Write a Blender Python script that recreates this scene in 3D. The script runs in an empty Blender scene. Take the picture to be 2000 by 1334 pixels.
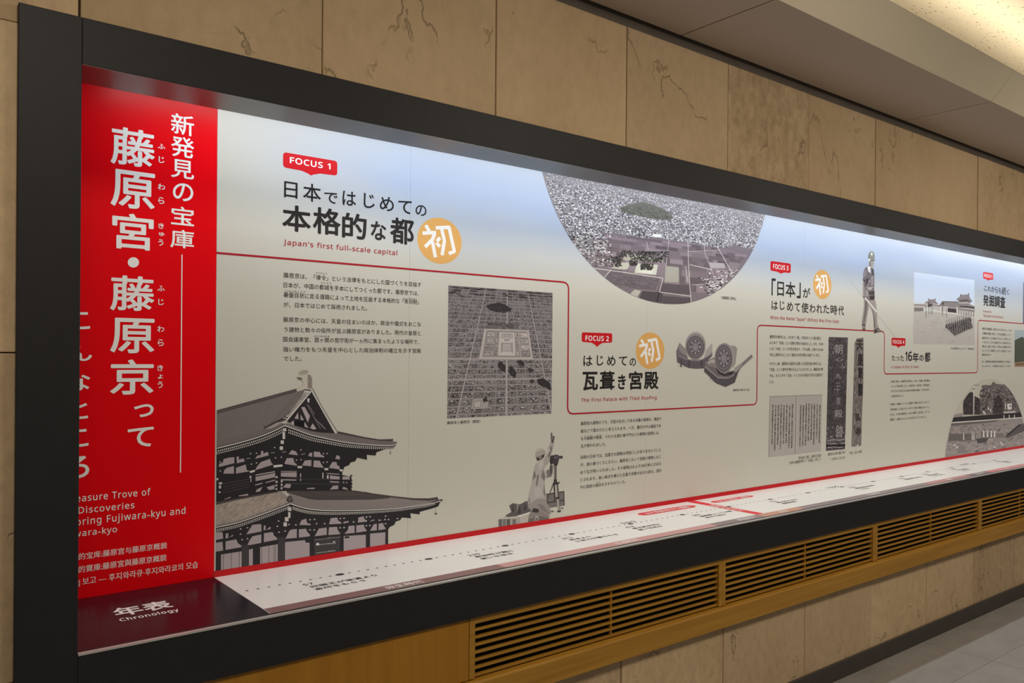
import bpy, bmesh, math, random
from mathutils import Vector
random.seed(7)
C = bpy.context.scene.collection
PI = math.pi

# ---------------------------------------------------------------- camera, world, lights, exposure
FPX, YAW, PITCH, ROLL = 1635.3124, 0.82554210, -0.00198910, 0.00893132
PPX, PPY = 1502.865, 701.844
EYE = 1.5
cam_d = bpy.data.cameras.new('camera')
cam = bpy.data.objects.new('camera', cam_d)
C.objects.link(cam)
cam_d.sensor_fit = 'HORIZONTAL'
cam_d.sensor_width = 36.0
cam_d.lens = FPX / 2000 * 36.0
cam_d.shift_x = (1000 - PPX) / 2000
cam_d.shift_y = (PPY - 667) / 2000
cam_d.clip_start = 0.05
fwd = Vector((math.sin(YAW) * math.cos(PITCH), math.cos(YAW) * math.cos(PITCH), math.sin(PITCH)))
rgt0 = Vector((math.cos(YAW), -math.sin(YAW), 0))
up0 = rgt0.cross(fwd)
cr, sr = math.cos(ROLL), math.sin(ROLL)
RGT = rgt0 * cr + up0 * sr
UPV = up0 * cr - rgt0 * sr
from mathutils import Matrix
cam.matrix_world = Matrix(((RGT.x, UPV.x, -fwd.x, 0), (RGT.y, UPV.y, -fwd.y, 0), (RGT.z, UPV.z, -fwd.z, EYE), (0, 0, 0, 1)))
sc = bpy.context.scene
sc.camera = cam
sc.view_settings.view_transform = 'Standard'
sc.view_settings.look = 'None'
sc.view_settings.gamma = 1
sc.view_settings.exposure = 0.0
sc.view_settings.use_curve_mapping = False
w = bpy.data.worlds.new('world')
sc.world = w
w.use_nodes = True
w.node_tree.nodes['Background'].inputs[0].default_value = (1.0, 0.93, 0.84, 1)
w.node_tree.nodes['Background'].inputs[1].default_value = 0.12

def area(name, loc, rot, sx, sy, power, col, spread=PI):
    d = bpy.data.lights.new(name, 'AREA')
    d.shape = 'RECTANGLE'
    d.size, d.size_y, d.energy, d.color, d.spread = sx, sy, power, col, spread
    o = bpy.data.objects.new(name, d)
    o.location, o.rotation_euler = loc, rot
    C.objects.link(o)
    return o

# lamps of the place: case light strip, cove light, ceiling downlights of the room
area('case_light', (4.73, 2.71, 2.292), (math.radians(4), 0, 0), 8.46, 0.03, 32.5, (0.97, 0.985, 1.0))
area('cove_light', (3.6, 1.87, 2.862), (PI + 0.2, 0, 0), 12.0, 0.05, 30, (1.0, 0.86, 0.62))
for i, (x, y) in enumerate([(0.2, 0.2), (2.2, 0.2), (4.2, 0.2), (6.4, 0.2)]):
    area('room_downlight', (x, y + 0.5, 2.71), (math.radians(20), 0, 0), 0.5, 0.5, 17.5, (1.0, 0.87, 0.70))

# ---------------------------------------------------------------- geometry of the place
YF, YW, YP = 2.394, 2.414, 2.9486        # frame front, stone face, graphic panel
ZL = 0.8197                              # counter surface
XN0, XE = 0.08, 9.0                      # niche left side, far end

def ray(px, py):
    a, b = (px - PPX) / FPX, -(py - PPY) / FPX
    return fwd + RGT * a + UPV * b
def on_y(px, py, y):
    v = ray(px, py); t = y / v.y
    return Vector((v.x * t, y, EYE + v.z * t))
def on_z(px, py, z):
    v = ray(px, py); t = (z - EYE) / v.z
    return Vector((v.x * t, v.y * t, z))
def wall_uv(px, py):
    p = on_y(px, py, YP); return (p.x, p.z)
def ledge_uv(px, py):
    p = on_z(px, py, ZL); return (p.x, p.y)

# ---------------------------------------------------------------- object helpers
def tag(o, label=None, cat=None, group=None, kind=None):
    if label: o['label'] = label
    if cat: o['category'] = cat
    if group: o['group'] = group
    if kind: o['kind'] = kind
    return o
def thing(name, loc, label, cat, group=None):
    o = bpy.data.objects.new(name, None); C.objects.link(o)
    o.location = loc; o.empty_display_size = 0.1
    return tag(o, label, cat, group)
def link(name, me, parent=None, label=None):
    o = bpy.data.objects.new(name, me); C.objects.link(o)
    if parent is not None: o.parent = parent
    if label: o['label'] = label
    return o
def root_loc(p):
    v = Vector((0, 0, 0))
    while p is not None:
        v = v + p.location; p = p.parent
    return v
def finish(name, bm, mat, parent=None, label=None, smooth=False):
    bmesh.ops.recalc_face_normals(bm, faces=bm.faces)
    off = root_loc(parent)
    for v in bm.verts: v.co -= off
    me = bpy.data.meshes.new(name); bm.to_mesh(me); bm.free()
    for m in (mat if isinstance(mat, (list, tuple)) else [mat]): me.materials.append(m)
    if smooth:
        for p in me.polygons: p.use_smooth = True
    return link(name, me, parent, label)
def add_box(bm, x0, x1, y0, y1, z0, z1, bev=0.0, mi=0):
    vs = [bm.verts.new((x, y, z)) for x in (x0, x1) for y in (y0, y1) for z in (z0, z1)]
    idx = [(0, 1, 3, 2), (4, 6, 7, 5), (0, 4, 5, 1), (2, 3, 7, 6), (0, 2, 6, 4), (1, 5, 7, 3)]
    fs = [bm.faces.new([vs[i] for i in f]) for f in idx]
    for f in fs: f.material_index = mi
    if bev:
        es = list({e for f in fs for e in f.edges})
        r = bmesh.ops.bevel(bm, geom=es, offset=bev, segments=2, affect='EDGES', profile=0.5)
        for f in r['faces']: f.material_index = mi
def add_prism(bm, prof, x0, x1, mi=0):
    # profile in (y, z) swept along x
    a = [bm.verts.new((x0, y, z)) for y, z in prof]; b = [bm.verts.new((x1, y, z)) for y, z in prof]
    n = len(prof)
    fs = [bm.faces.new([a[i], a[(i + 1) % n], b[(i + 1) % n], b[i]]) for i in range(n)]
    fs += [bm.faces.new(a[::-1]), bm.faces.new(b)]
    for f in fs: f.material_index = mi
def box(name, x0, x1, y0, y1, z0, z1, mat, parent=None, bev=0.0, label=None):
    bm = bmesh.new(); add_box(bm, x0, x1, y0, y1, z0, z1, bev)
    return finish(name, bm, mat, parent, label)

# ---------------------------------------------------------------- materials
def lin(c):
    c = c / 255.0
    return c / 12.92 if c <= 0.04045 else ((c + 0.055) / 1.055) ** 2.4
REF = tuple(lin(v) for v in (178, 171, 158))
def ink(c, k=(0.60, 0.59, 0.525)):
    # printed tone relative to the unprinted board
    if not isinstance(c, tuple): c = (c, c * 0.965, c * 0.96)
    return tuple(min(0.9, max(0.008, k[i] * lin(v) / r)) for i, (v, r) in enumerate(zip(c, REF)))
def nmat(name):
    m = bpy.data.materials.new(name); m.use_nodes = True
    nt = m.node_tree
    return m, nt, nt.nodes['Principled BSDF']
def N(nt, t, **kw):
    n = nt.nodes.new(t)
    for k, v in kw.items(): setattr(n, k, v)
    return n
def plain(name, col, rough=0.5, metal=0.0, spec=0.5, noise=0.0, scale=60.0, bump=0.0, bscale=300.0):
    m, nt, b = nmat(name)
    b.inputs['Roughness'].default_value = rough
    b.inputs['Metallic'].default_value = metal
    b.inputs['Specular IOR Level'].default_value = spec
    b.inputs['Base Color'].default_value = (*col, 1)
    tc = N(nt, 'ShaderNodeTexCoord')
    if noise:
        n = N(nt, 'ShaderNodeTexNoise'); n.inputs['Scale'].default_value = scale; n.inputs['Detail'].default_value = 5
        nt.links.new(tc.outputs['Object'], n.inputs['Vector'])
        r = N(nt, 'ShaderNodeValToRGB')
        r.color_ramp.elements[0].position = 0.3; r.color_ramp.elements[1].position = 0.7
        r.color_ramp.elements[0].color = (*[c * (1 - noise) for c in col], 1)
        r.color_ramp.elements[1].color = (*[min(1, c * (1 + noise)) for c in col], 1)
        nt.links.new(n.outputs['Fac'], r.inputs['Fac']); nt.links.new(r.outputs['Color'], b.inputs['Base Color'])
    if bump:
        n = N(nt, 'ShaderNodeTexNoise'); n.inputs['Scale'].default_value = bscale; n.inputs['Detail'].default_value = 4
        nt.links.new(tc.outputs['Object'], n.inputs['Vector'])
        bp = N(nt, 'ShaderNodeBump'); bp.inputs['Strength'].default_value = bump; bp.inputs['Distance'].default_value = 0.002
        nt.links.new(n.outputs['Fac'], bp.inputs['Height']); nt.links.new(bp.outputs['Normal'], b.inputs['Normal'])
    return m
def print_mat(name, rough):
    m, nt, b = nmat(name)
    a = N(nt, 'ShaderNodeVertexColor', layer_name='Col')
    nt.links.new(a.outputs['Color'], b.inputs['Base Color'])
    b.inputs['Roughness'].default_value = rough
    b.inputs['Specular IOR Level'].default_value = 0.25
    return m
M_PRINT = print_mat('printed_ink', 0.36)
M_BLACK = plain('frame_black_satin', (0.020, 0.020, 0.023), 0.5, spec=0.22, noise=0.06, scale=25)
M_LINING = plain('case_lining_grey', (0.055, 0.053, 0.052), 0.42, noise=0.05, scale=20)
M_UNDER = plain('rail_underside_grey', (0.055, 0.054, 0.053), 0.30, spec=0.9, noise=0.04, scale=15)
M_ALU = plain('edge_aluminium', (0.72, 0.72, 0.72), 0.35, metal=0.6)
M_RED = plain('red_print', (0.80, 0.002, 0.007), 0.28, spec=0.12, noise=0.03, scale=3)
M_COUNTER = plain('counter_white_print', (0.86, 0.86, 0.85), 0.28, noise=0.015, scale=4)
M_PLAQUE = plain('plaque_black_gloss', (0.010, 0.008, 0.014), 0.22, spec=0.2, noise=0.1, scale=8)
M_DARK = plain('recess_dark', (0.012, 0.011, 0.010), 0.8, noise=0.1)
M_BASE = plain('baseboard_dark', (0.055, 0.046, 0.042), 0.45, noise=0.1, scale=12)
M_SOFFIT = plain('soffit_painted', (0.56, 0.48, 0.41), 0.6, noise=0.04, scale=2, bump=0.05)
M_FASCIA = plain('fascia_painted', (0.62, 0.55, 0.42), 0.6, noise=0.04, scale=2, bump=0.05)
M_STRIP = plain('shadow_gap_strip', (0.14, 0.115, 0.095), 0.6, noise=0.08, scale=10)

def stone_mat():
    m, nt, b = nmat('sandstone_slab')
    b.inputs['Roughness'].default_value = 0.85
    b.inputs['Specular IOR Level'].default_value = 0.2
    tc = N(nt, 'ShaderNodeTexCoord')
    rnd = N(nt, 'ShaderNodeVertexColor', layer_name='Col')        # per-slab tone, roughness of its cleft
    sep = N(nt, 'ShaderNodeSeparateColor'); nt.links.new(rnd.outputs['Color'], sep.inputs['Color'])
    off = N(nt, 'ShaderNodeVectorMath', operation='ADD')
    sc10 = N(nt, 'ShaderNodeVectorMath', operation='SCALE'); sc10.inputs['Scale'].default_value = 7.0
    nt.links.new(rnd.outputs['Color'], sc10.inputs[0])
    nt.links.new(tc.outputs['Object'], off.inputs[0]); nt.links.new(sc10.outputs[0], off.inputs[1])
    mp = N(nt, 'ShaderNodeMapping'); mp.inputs['Scale'].default_value = (1.0, 1.0, 0.55)
    nt.links.new(off.outputs[0], mp.inputs['Vector'])
    n1 = N(nt, 'ShaderNodeTexNoise'); n1.inputs['Scale'].default_value = 2.6; n1.inputs['Detail'].default_value = 6
    n2 = N(nt, 'ShaderNodeTexNoise'); n2.inputs['Scale'].default_value = 34; n2.inputs['Detail'].default_value = 8; n2.inputs['Roughness'].default_value = 0.65
    for n in (n1, n2): nt.links.new(mp.outputs[0], n.inputs['Vector'])
    r1 = N(nt, 'ShaderNodeValToRGB')
    r1.color_ramp.elements[0].position = 0.3; r1.color_ramp.elements[1].position = 0.72
    r1.color_ramp.elements[0].color = (0.50, 0.365, 0.22, 1); r1.color_ramp.elements[1].color = (0.60, 0.455, 0.29, 1)
    nt.links.new(n1.outputs['Fac'], r1.inputs['Fac'])
    mul = N(nt, 'ShaderNodeMix', data_type='RGBA', blend_type='MULTIPLY'); mf = N(nt, 'ShaderNodeMath', operation='ADD', use_clamp=True); mf.inputs[1].default_value = 0.22; nt.links.new(sep.outputs['Blue'], mf.inputs[0]); nt.links.new(mf.outputs[0], mul.inputs['Factor'])
    r2 = N(nt, 'ShaderNodeValToRGB')
    r2.color_ramp.elements[0].position = 0.25; r2.color_ramp.elements[1].position = 0.6
    r2.color_ramp.elements[0].color = (0.60, 0.575, 0.55, 1); r2.color_ramp.elements[1].color = (1, 1, 1, 1)
    nt.links.new(n2.outputs['Fac'], r2.inputs['Fac'])
    nt.links.new(r1.outputs['Color'], mul.inputs['A']); nt.links.new(r2.outputs['Color'], mul.inputs['B'])
    tone = N(nt, 'ShaderNodeMath', operation='MULTIPLY_ADD'); tone.inputs[1].default_value = 0.24; tone.inputs[2].default_value = 0.88
    nt.links.new(sep.outputs['Red'], tone.inputs[0])
    # thin cracks: contour lines of a warped noise, kept only where a mask allows
    n3 = N(nt, 'ShaderNodeTexNoise'); n3.inputs['Scale'].default_value = 3.6; n3.inputs['Detail'].default_value = 5; n3.inputs['Roughness'].default_value = 0.55
    n4 = N(nt, 'ShaderNodeTexNoise'); n4.inputs['Scale'].default_value = 6.0; n4.inputs['Detail'].default_value = 3
    nt.links.new(mp.outputs[0], n3.inputs['Vector']); nt.links.new(off.outputs[0], n4.inputs['Vector'])
    sub = N(nt, 'ShaderNodeMath', operation='SUBTRACT'); sub.inputs[1].default_value = 0.5
    ab = N(nt, 'ShaderNodeMath', operation='ABSOLUTE')
    nt.links.new(n3.outputs['Fac'], sub.inputs[0]); nt.links.new(sub.outputs[0], ab.inputs[0])
    cr_ = N(nt, 'ShaderNodeMapRange'); cr_.inputs['From Min'].default_value = 0.0; cr_.inputs['From Max'].default_value = 0.006
    cr_.inputs['To Min'].default_value = 1.0; cr_.inputs['To Max'].default_value = 0.0
    nt.links.new(ab.outputs[0], cr_.inputs['Value'])
    mk = N(nt, 'ShaderNodeMapRange'); mk.inputs['From Min'].default_value = 0.575; mk.inputs['From Max'].default_value = 0.66
    thr = N(nt, 'ShaderNodeMath', operation='MULTIPLY_ADD'); thr.inputs[1].default_value = 0.12; thr.inputs[2].default_value = -0.03
    nt.links.new(sep.outputs['Green'], thr.inputs[0])
    ad = N(nt, 'ShaderNodeMath', operation='ADD'); nt.links.new(n4.outputs['Fac'], ad.inputs[0]); nt.links.new(thr.outputs[0], ad.inputs[1])
    nt.links.new(ad.outputs[0], mk.inputs['Value'])
    ck = N(nt, 'ShaderNodeMath', operation='MULTIPLY'); nt.links.new(cr_.outputs[0], ck.inputs[0]); nt.links.new(mk.outputs[0], ck.inputs[1])
    vm = N(nt, 'ShaderNodeVectorMath', operation='SCALE')
    nt.links.new(mul.outputs['Result'], vm.inputs[0]); nt.links.new(tone.outputs[0], vm.inputs['Scale'])
    mix = N(nt, 'ShaderNodeMix', data_type='RGBA')
    mix.inputs['B'].default_value = (0.13, 0.095, 0.06, 1)
    ckh = N(nt, 'ShaderNodeMath', operation='MULTIPLY'); ckh.inputs[1].default_value = 0.4
    nt.links.new(ck.outputs[0], ckh.inputs[0])
    nt.links.new(ckh.outputs[0], mix.inputs['Factor']); nt.links.new(vm.outputs[0], mix.inputs['A'])
    nt.links.new(mix.outputs['Result'], b.inputs['Base Color'])
    # cleft surface
    h = N(nt, 'ShaderNodeMath', operation='MULTIPLY_ADD'); h.inputs[1].default_value = -0.4
    nt.links.new(ck.outputs[0], h.inputs[0])
    cl = N(nt, 'ShaderNodeMath', operation='MULTIPLY'); nt.links.new(n3.outputs['Fac'], cl.inputs[0])
    gk = N(nt, 'ShaderNodeMath', operation='MULTIPLY_ADD'); gk.inputs[1].default_value = 2.2; gk.inputs[2].default_value = 0.5
    nt.links.new(sep.outputs['Blue'], gk.inputs[0]); nt.links.new(gk.outputs[0], cl.inputs[1])
    h2 = N(nt, 'ShaderNodeMath', operation='MULTIPLY_ADD'); h2.inputs[1].default_value = 0.35
    nt.links.new(n2.outputs['Fac'], h2.inputs[0]); nt.links.new(cl.outputs[0], h2.inputs[2]); nt.links.new(h2.outputs[0], h.inputs[2])
    bp = N(nt, 'ShaderNodeBump'); bp.inputs['Strength'].default_value = 0.75; bp.inputs['Distance'].default_value = 0.014
    nt.links.new(h.outputs[0], bp.inputs['Height']); nt.links.new(bp.outputs['Normal'], b.inputs['Normal'])
    return m
M_STONE = stone_mat()

def wood_mat(name, c0, c1, axis):
    m, nt, b = nmat(name)
    b.inputs['Roughness'].default_value = 0.42
    tc = N(nt, 'ShaderNodeTexCoord')
    mp = N(nt, 'ShaderNodeMapping')
    s = [38.0, 38.0, 38.0]; s[axis] = 1.6
    mp.inputs['Scale'].default_value = s
    nt.links.new(tc.outputs['Object'], mp.inputs['Vector'])
    n = N(nt, 'ShaderNodeTexNoise'); n.inputs['Scale'].default_value = 1.0; n.inputs['Detail'].default_value = 6; n.inputs['Distortion'].default_value = 0.4
    nt.links.new(mp.outputs[0], n.inputs['Vector'])
    r = N(nt, 'ShaderNodeValToRGB')
    r.color_ramp.elements[0].position = 0.3; r.color_ramp.elements[1].position = 0.7
    r.color_ramp.elements[0].color = (*c0, 1); r.color_ramp.elements[1].color = (*c1, 1)
    nt.links.new(n.outputs['Fac'], r.inputs['Fac']); nt.links.new(r.outputs['Color'], b.inputs['Base Color'])
    bp = N(nt, 'ShaderNodeBump'); bp.inputs['Strength'].default_value = 0.12; bp.inputs['Distance'].default_value = 0.001
    nt.links.new(n.outputs['Fac'], bp.inputs['Height']); nt.links.new(bp.outputs['Normal'], b.inputs['Normal'])
    return m
M_WOOD = wood_mat('oak_horizontal', (0.34, 0.165, 0.016), (0.45, 0.235, 0.030), 0)
M_WOODV = wood_mat('oak_vertical', (0.33, 0.145, 0.008), (0.41, 0.19, 0.014), 2)

def board_mat():
    # printed board: pale cream below, soft blue sky with thin cloud above (a print)
    m, nt, b = nmat('mural_board_print')
    b.inputs['Roughness'].default_value = 0.30
    b.inputs['Specular IOR Level'].default_value = 0.45
    geo = N(nt, 'ShaderNodeTexCoord')
    sp = N(nt, 'ShaderNodeSeparateXYZ'); nt.links.new(geo.outputs['Object'], sp.inputs[0])
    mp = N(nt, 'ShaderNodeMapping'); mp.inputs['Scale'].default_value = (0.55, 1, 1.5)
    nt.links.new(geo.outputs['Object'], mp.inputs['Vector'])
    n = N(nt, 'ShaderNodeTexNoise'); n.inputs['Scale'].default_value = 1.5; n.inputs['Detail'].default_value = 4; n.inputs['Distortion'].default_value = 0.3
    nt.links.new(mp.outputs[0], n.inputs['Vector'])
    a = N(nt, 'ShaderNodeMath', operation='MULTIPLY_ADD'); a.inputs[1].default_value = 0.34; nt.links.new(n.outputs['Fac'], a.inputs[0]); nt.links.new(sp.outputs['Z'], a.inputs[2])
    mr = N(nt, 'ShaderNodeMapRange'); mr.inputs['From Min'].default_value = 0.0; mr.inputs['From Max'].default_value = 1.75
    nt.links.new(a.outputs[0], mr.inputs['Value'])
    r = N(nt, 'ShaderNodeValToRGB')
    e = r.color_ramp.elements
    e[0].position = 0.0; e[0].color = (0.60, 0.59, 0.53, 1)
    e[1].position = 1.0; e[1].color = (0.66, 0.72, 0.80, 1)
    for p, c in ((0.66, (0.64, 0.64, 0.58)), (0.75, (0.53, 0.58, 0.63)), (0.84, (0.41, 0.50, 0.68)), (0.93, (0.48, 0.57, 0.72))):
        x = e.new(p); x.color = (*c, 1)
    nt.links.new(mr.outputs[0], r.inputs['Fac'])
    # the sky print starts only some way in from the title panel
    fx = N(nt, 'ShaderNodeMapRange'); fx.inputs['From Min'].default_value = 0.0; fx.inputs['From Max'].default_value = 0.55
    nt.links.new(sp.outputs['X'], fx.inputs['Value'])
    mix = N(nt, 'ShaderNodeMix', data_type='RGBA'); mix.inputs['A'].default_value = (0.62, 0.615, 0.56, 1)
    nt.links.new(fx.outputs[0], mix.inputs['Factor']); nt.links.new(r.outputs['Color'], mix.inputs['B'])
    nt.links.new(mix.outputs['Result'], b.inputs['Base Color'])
    return m
M_BOARD = board_mat()

def ceiling_mat():
    m, nt, b = nmat('acoustic_tile')
    b.inputs['Roughness'].default_value = 0.9
    tc = N(nt, 'ShaderNodeTexCoord')
    mp = N(nt, 'ShaderNodeMapping'); mp.inputs['Scale'].default_value = (1.0, 2.4, 1.0)
    nt.links.new(tc.outputs['Object'], mp.inputs['Vector'])
    v = N(nt, 'ShaderNodeTexVoronoi'); v.inputs['Scale'].default_value = 27; v.inputs['Randomness'].default_value = 1.0
    nz = N(nt, 'ShaderNodeTexNoise'); nz.inputs['Scale'].default_value = 46; nz.inputs['Detail'].default_value = 5
    nt.links.new(mp.outputs[0], v.inputs['Vector']); nt.links.new(tc.outputs['Object'], nz.inputs['Vector'])
    ad = N(nt, 'ShaderNodeMath', operation='MULTIPLY_ADD'); ad.inputs[1].default_value = 0.5
    nt.links.new(nz.outputs['Fac'], ad.inputs[0]); nt.links.new(v.outputs['Distance'], ad.inputs[2])
    r = N(nt, 'ShaderNodeValToRGB')
    r.color_ramp.elements[0].position = 0.375; r.color_ramp.elements[0].color = (0.16, 0.12, 0.08, 1)
    r.color_ramp.elements[1].position = 0.40; r.color_ramp.elements[1].color = (0.74, 0.69, 0.58, 1)
    nt.links.new(ad.outputs[0], r.inputs['Fac']); nt.links.new(r.outputs['Color'], b.inputs['Base Color'])
    bp = N(nt, 'ShaderNodeBump'); bp.inputs['Strength'].default_value = 0.4; bp.inputs['Distance'].default_value = 0.003
    nt.links.new(ad.outputs[0], bp.inputs['Height']); nt.links.new(bp.outputs['Normal'], b.inputs['Normal'])
    return m
M_CEIL = ceiling_mat()

def floor_mat():
    m, nt, b = nmat('grey_floor_tile')
    b.inputs['Roughness'].default_value = 0.5
    tc = N(nt, 'ShaderNodeTexCoord')
    n = N(nt, 'ShaderNodeTexNoise'); n.inputs['Scale'].default_value = 5; n.inputs['Detail'].default_value = 8; n.inputs['Roughness'].default_value = 0.7
    n2 = N(nt, 'ShaderNodeTexNoise'); n2.inputs['Scale'].default_value = 160; n2.inputs['Detail'].default_value = 3
    for q in (n, n2): nt.links.new(tc.outputs['Object'], q.inputs['Vector'])
    ad = N(nt, 'ShaderNodeMath', operation='MULTIPLY_ADD'); ad.inputs[1].default_value = 0.5
    nt.links.new(n2.outputs['Fac'], ad.inputs[0]); nt.links.new(n.outputs['Fac'], ad.inputs[2])
    r = N(nt, 'ShaderNodeValToRGB')
    r.color_ramp.elements[0].position = 0.5; r.color_ramp.elements[0].color = (0.205, 0.195, 0.188, 1)
    r.color_ramp.elements[1].position = 1.0; r.color_ramp.elements[1].color = (0.30, 0.288, 0.278, 1)
    nt.links.new(ad.outputs[0], r.inputs['Fac']); nt.links.new(r.outputs['Color'], b.inputs['Base Color'])
    bp = N(nt, 'ShaderNodeBump'); bp.inputs['Strength'].default_value = 0.15; bp.inputs['Distance'].default_value = 0.002
    nt.links.new(n2.outputs['Fac'], bp.inputs['Height']); nt.links.new(bp.outputs['Normal'], b.inputs['Normal'])
    return m
M_FLOOR = floor_mat()

# ---------------------------------------------------------------- printed artwork helper
_fc = {}
def sans(t, heavy):
    # plain sans-serif Latin letters and digits
    o = ''
    for c in t:
        if 'A' <= c <= 'Z': o += chr((0x1D5D4 if heavy else 0x1D5A0) + ord(c) - 65)
        elif 'a' <= c <= 'z': o += chr((0x1D5EE if heavy else 0x1D5BA) + ord(c) - 97)
        elif '0' <= c <= '9': o += chr((0x1D7EC if heavy else 0x1D7E2) + ord(c) - 48)
        else: o += c
    return o
def glyph_mesh(s, spacing, res):
    key = (s, spacing, res)
    if key in _fc: return _fc[key]
    cu = bpy.data.curves.new('lettering', 'FONT')
    cu.body = s; cu.size = 1.0; cu.space_character = spacing; cu.resolution_u = res
    o = bpy.data.objects.new('lettering', cu)
    C.objects.link(o)
    me = o.to_mesh()
    vs = [(v.co.x, v.co.y) for v in me.vertices]
    ps = [tuple(p.vertices) for p in me.polygons]
    o.to_mesh_clear()
    bpy.data.objects.remove(o); bpy.data.curves.remove(cu)
    _fc[key] = (vs, ps)
    return vs, ps
def clip_convex(poly, conv):
    out = poly
    n = len(conv)
    for i in range(n):
        a, b2 = conv[i], conv[(i + 1) % n]
        ex, ey = b2[0] - a[0], b2[1] - a[1]
        inp, out = out, []
        if not inp: return []
        for j in range(len(inp)):
            p, q = inp[j - 1], inp[j]
            sp_ = ex * (p[1] - a[1]) - ey * (p[0] - a[0]); sq = ex * (q[1] - a[1]) - ey * (q[0] - a[0])
            if (sp_ >= 0) != (sq >= 0):
                t = sp_ / (sp_ - sq); out.append((p[0] + t * (q[0] - p[0]), p[1] + t * (q[1] - p[1])))
            if sq >= 0: out.append(q)
    return out
class Art:
    """flat printing on the board ('wall') or on the counter ('ledge')"""
    def __init__(s, plane='wall', T=None, clip=None):
        s.plane, s.T, s.clip = plane, T or (1, 0, 0), clip
        s.v, s.f, s.c, s.glyph = [], [], [], []
    def map(s, p, T=None):
        k, ox, oy = T or s.T
        f = wall_uv if s.plane == 'wall' else ledge_uv
        return f(p[0] / k + ox, p[1] / k + oy)
    def raw(s, uv, col, layer=0):
        if s.clip: uv = clip_convex(uv, s.clip)
        if len(uv) < 3: return
        b = len(s.v)
        s.v += [(u, v, layer) for u, v in uv]
        s.f.append(tuple(range(b, b + len(uv)))); s.c.append(col)
    def poly(s, pts, col, layer=0, T=None):
        s.raw([s.map(p, T) for p in pts], ink(col), layer)
    def rect(s, x0, y0, x1, y1, col, layer=0, T=None):
        s.poly([(x0, y0), (x1, y0), (x1, y1), (x0, y1)], col, layer, T)
    def ell(s, cx, cy, rx, ry, col, layer=0, n=28, T=None):
        s.poly([(cx + rx * math.cos(2 * PI * i / n), cy + ry * math.sin(2 * PI * i / n)) for i in range(n)], col, layer, T)
    def stroke_uv(s, uv, wd, col, layer=0):
        n = len(uv)
        L, R = [], []
        for i in range(n):
            a = uv[max(0, i - 1)]; b = uv[min(n - 1, i + 1)]
            dx, dy = b[0] - a[0], b[1] - a[1]; l = math.hypot(dx, dy) or 1e-9
            nx, ny = -dy / l * wd / 2, dx / l * wd / 2
            L.append((uv[i][0] + nx, uv[i][1] + ny)); R.append((uv[i][0] - nx, uv[i][1] - ny))
        for i in range(n - 1):
            s.raw([L[i], L[i + 1], R[i + 1], R[i]], col, layer)
    def line(s, pts, wpx, col, layer=0, T=None):
        uv = [s.map(p, T) for p in pts]
        k = (T or s.T)[0]
        # width in photo px measured vertically at the middle of the line
        m = pts[len(pts) // 2]
        a, b = s.map(m, T), s.map((m[0], m[1] + wpx), T)
        s.stroke_uv(uv, abs(math.hypot(a[0] - b[0], a[1] - b[1])), ink(col), layer)
    def text(s, t, xl, xr, yt, yb, col, xref=None, bold=0.0, layer=4, T=None, res=2):
        xm = xl if xref is None else xref
        U0 = s.map((xl, (yt + yb) / 2), T)[0]; U1 = s.map((xr, (yt + yb) / 2), T)[0]
        V1 = s.map((xm, yt), T)[1]; V0 = s.map((xm, yb), T)[1]
        s.text_uv(t, U0, U1, V0, V1, ink(col), bold, layer, res)
    def text_uv(s, t, U0, U1, V0, V1, col, bold=0.0, layer=4, res=2, vertical=False):
        # heavier letters are overprinted with small offsets, which also rounds their corners
        latin = all(ord(c) < 128 for c in t)
        if latin: t = sans(t, False)
        vs, ps = glyph_mesh(t, 1.14 if latin else 1.0, res)
        x0 = min(v[0] for v in vs); x1 = max(v[0] for v in vs); y0 = min(v[1] for v in vs); y1 = max(v[1] for v in vs)
        if bold >= 0.01: ofs = [(0, 0)] + [(bold * math.cos(PI * k / 4), bold * math.sin(PI * k / 4)) for k in range(8)]
        elif bold > 0: ofs = [(-bold, 0), (bold, 0)]
        else: ofs = [(0, 0)]
        m = bold if bold >= 0.01 else 0
        kx = (U1 - U0) / (x1 - x0 + 2 * bold); ky = (V1 - V0) / max(1e-6, y1 - y0 + 2 * m)
        for n_, (ox, oy) in enumerate(ofs):
            b = len(s.v); s.glyph.append((len(s.f), len(s.f) + len(ps)))
            for x, y in vs:
                s.v.append((U0 + (x - x0 + bold + ox) * kx, V0 + (y - y0 + m + oy) * ky, layer + n_ * 0.1))
            for p in ps:
                s.f.append(tuple(i + b for i in p)); s.c.append(col)
    def chars(s, L, col, bold=0.0, layer=4, T=None, res=4):
        for ch, x0, x1, y0, y1 in L:
            s.text(ch, x0, x1, y0, y1, col, (x0 + x1) / 2, bold, layer, T, res)
    def build(s, name, parent, label=None, base=0.00015, mat=None):
        off = root_loc(parent)
        me = bpy.data.meshes.new(name)
        step = 0.00009
        gl = set()
        for i0, i1 in s.glyph: gl.update(range(i0, i1))
        for i, f in enumerate(s.f):                      # no two prints share one height
            if i in gl: continue
            for k in f: s.v[k] = (s.v[k][0], s.v[k][1], s.v[k][2] + (i % 32) / 34)
        if s.plane == 'wall': co = [(u - off.x, YP - base - l * step - off.y, v - off.z) for u, v, l in s.v]
        else: co = [(u - off.x, v - off.y, ZL + base + l * step - off.z) for u, v, l in s.v]
        me.from_pydata(co, [], s.f)
        at = me.color_attributes.new('Col', 'FLOAT_COLOR', 'CORNER')
        i = 0
        buf = []
        for f, c in zip(me.polygons, s.c):
            for _ in range(f.loop_total): buf += [c[0], c[1], c[2], 1.0]
        at.data.foreach_set('color', buf)
        # face the room
        want = Vector((0, -1, 0)) if s.plane == 'wall' else Vector((0, 0, 1))
        flip = [p.index for p in me.polygons if p.normal.dot(want) < 0]
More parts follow.
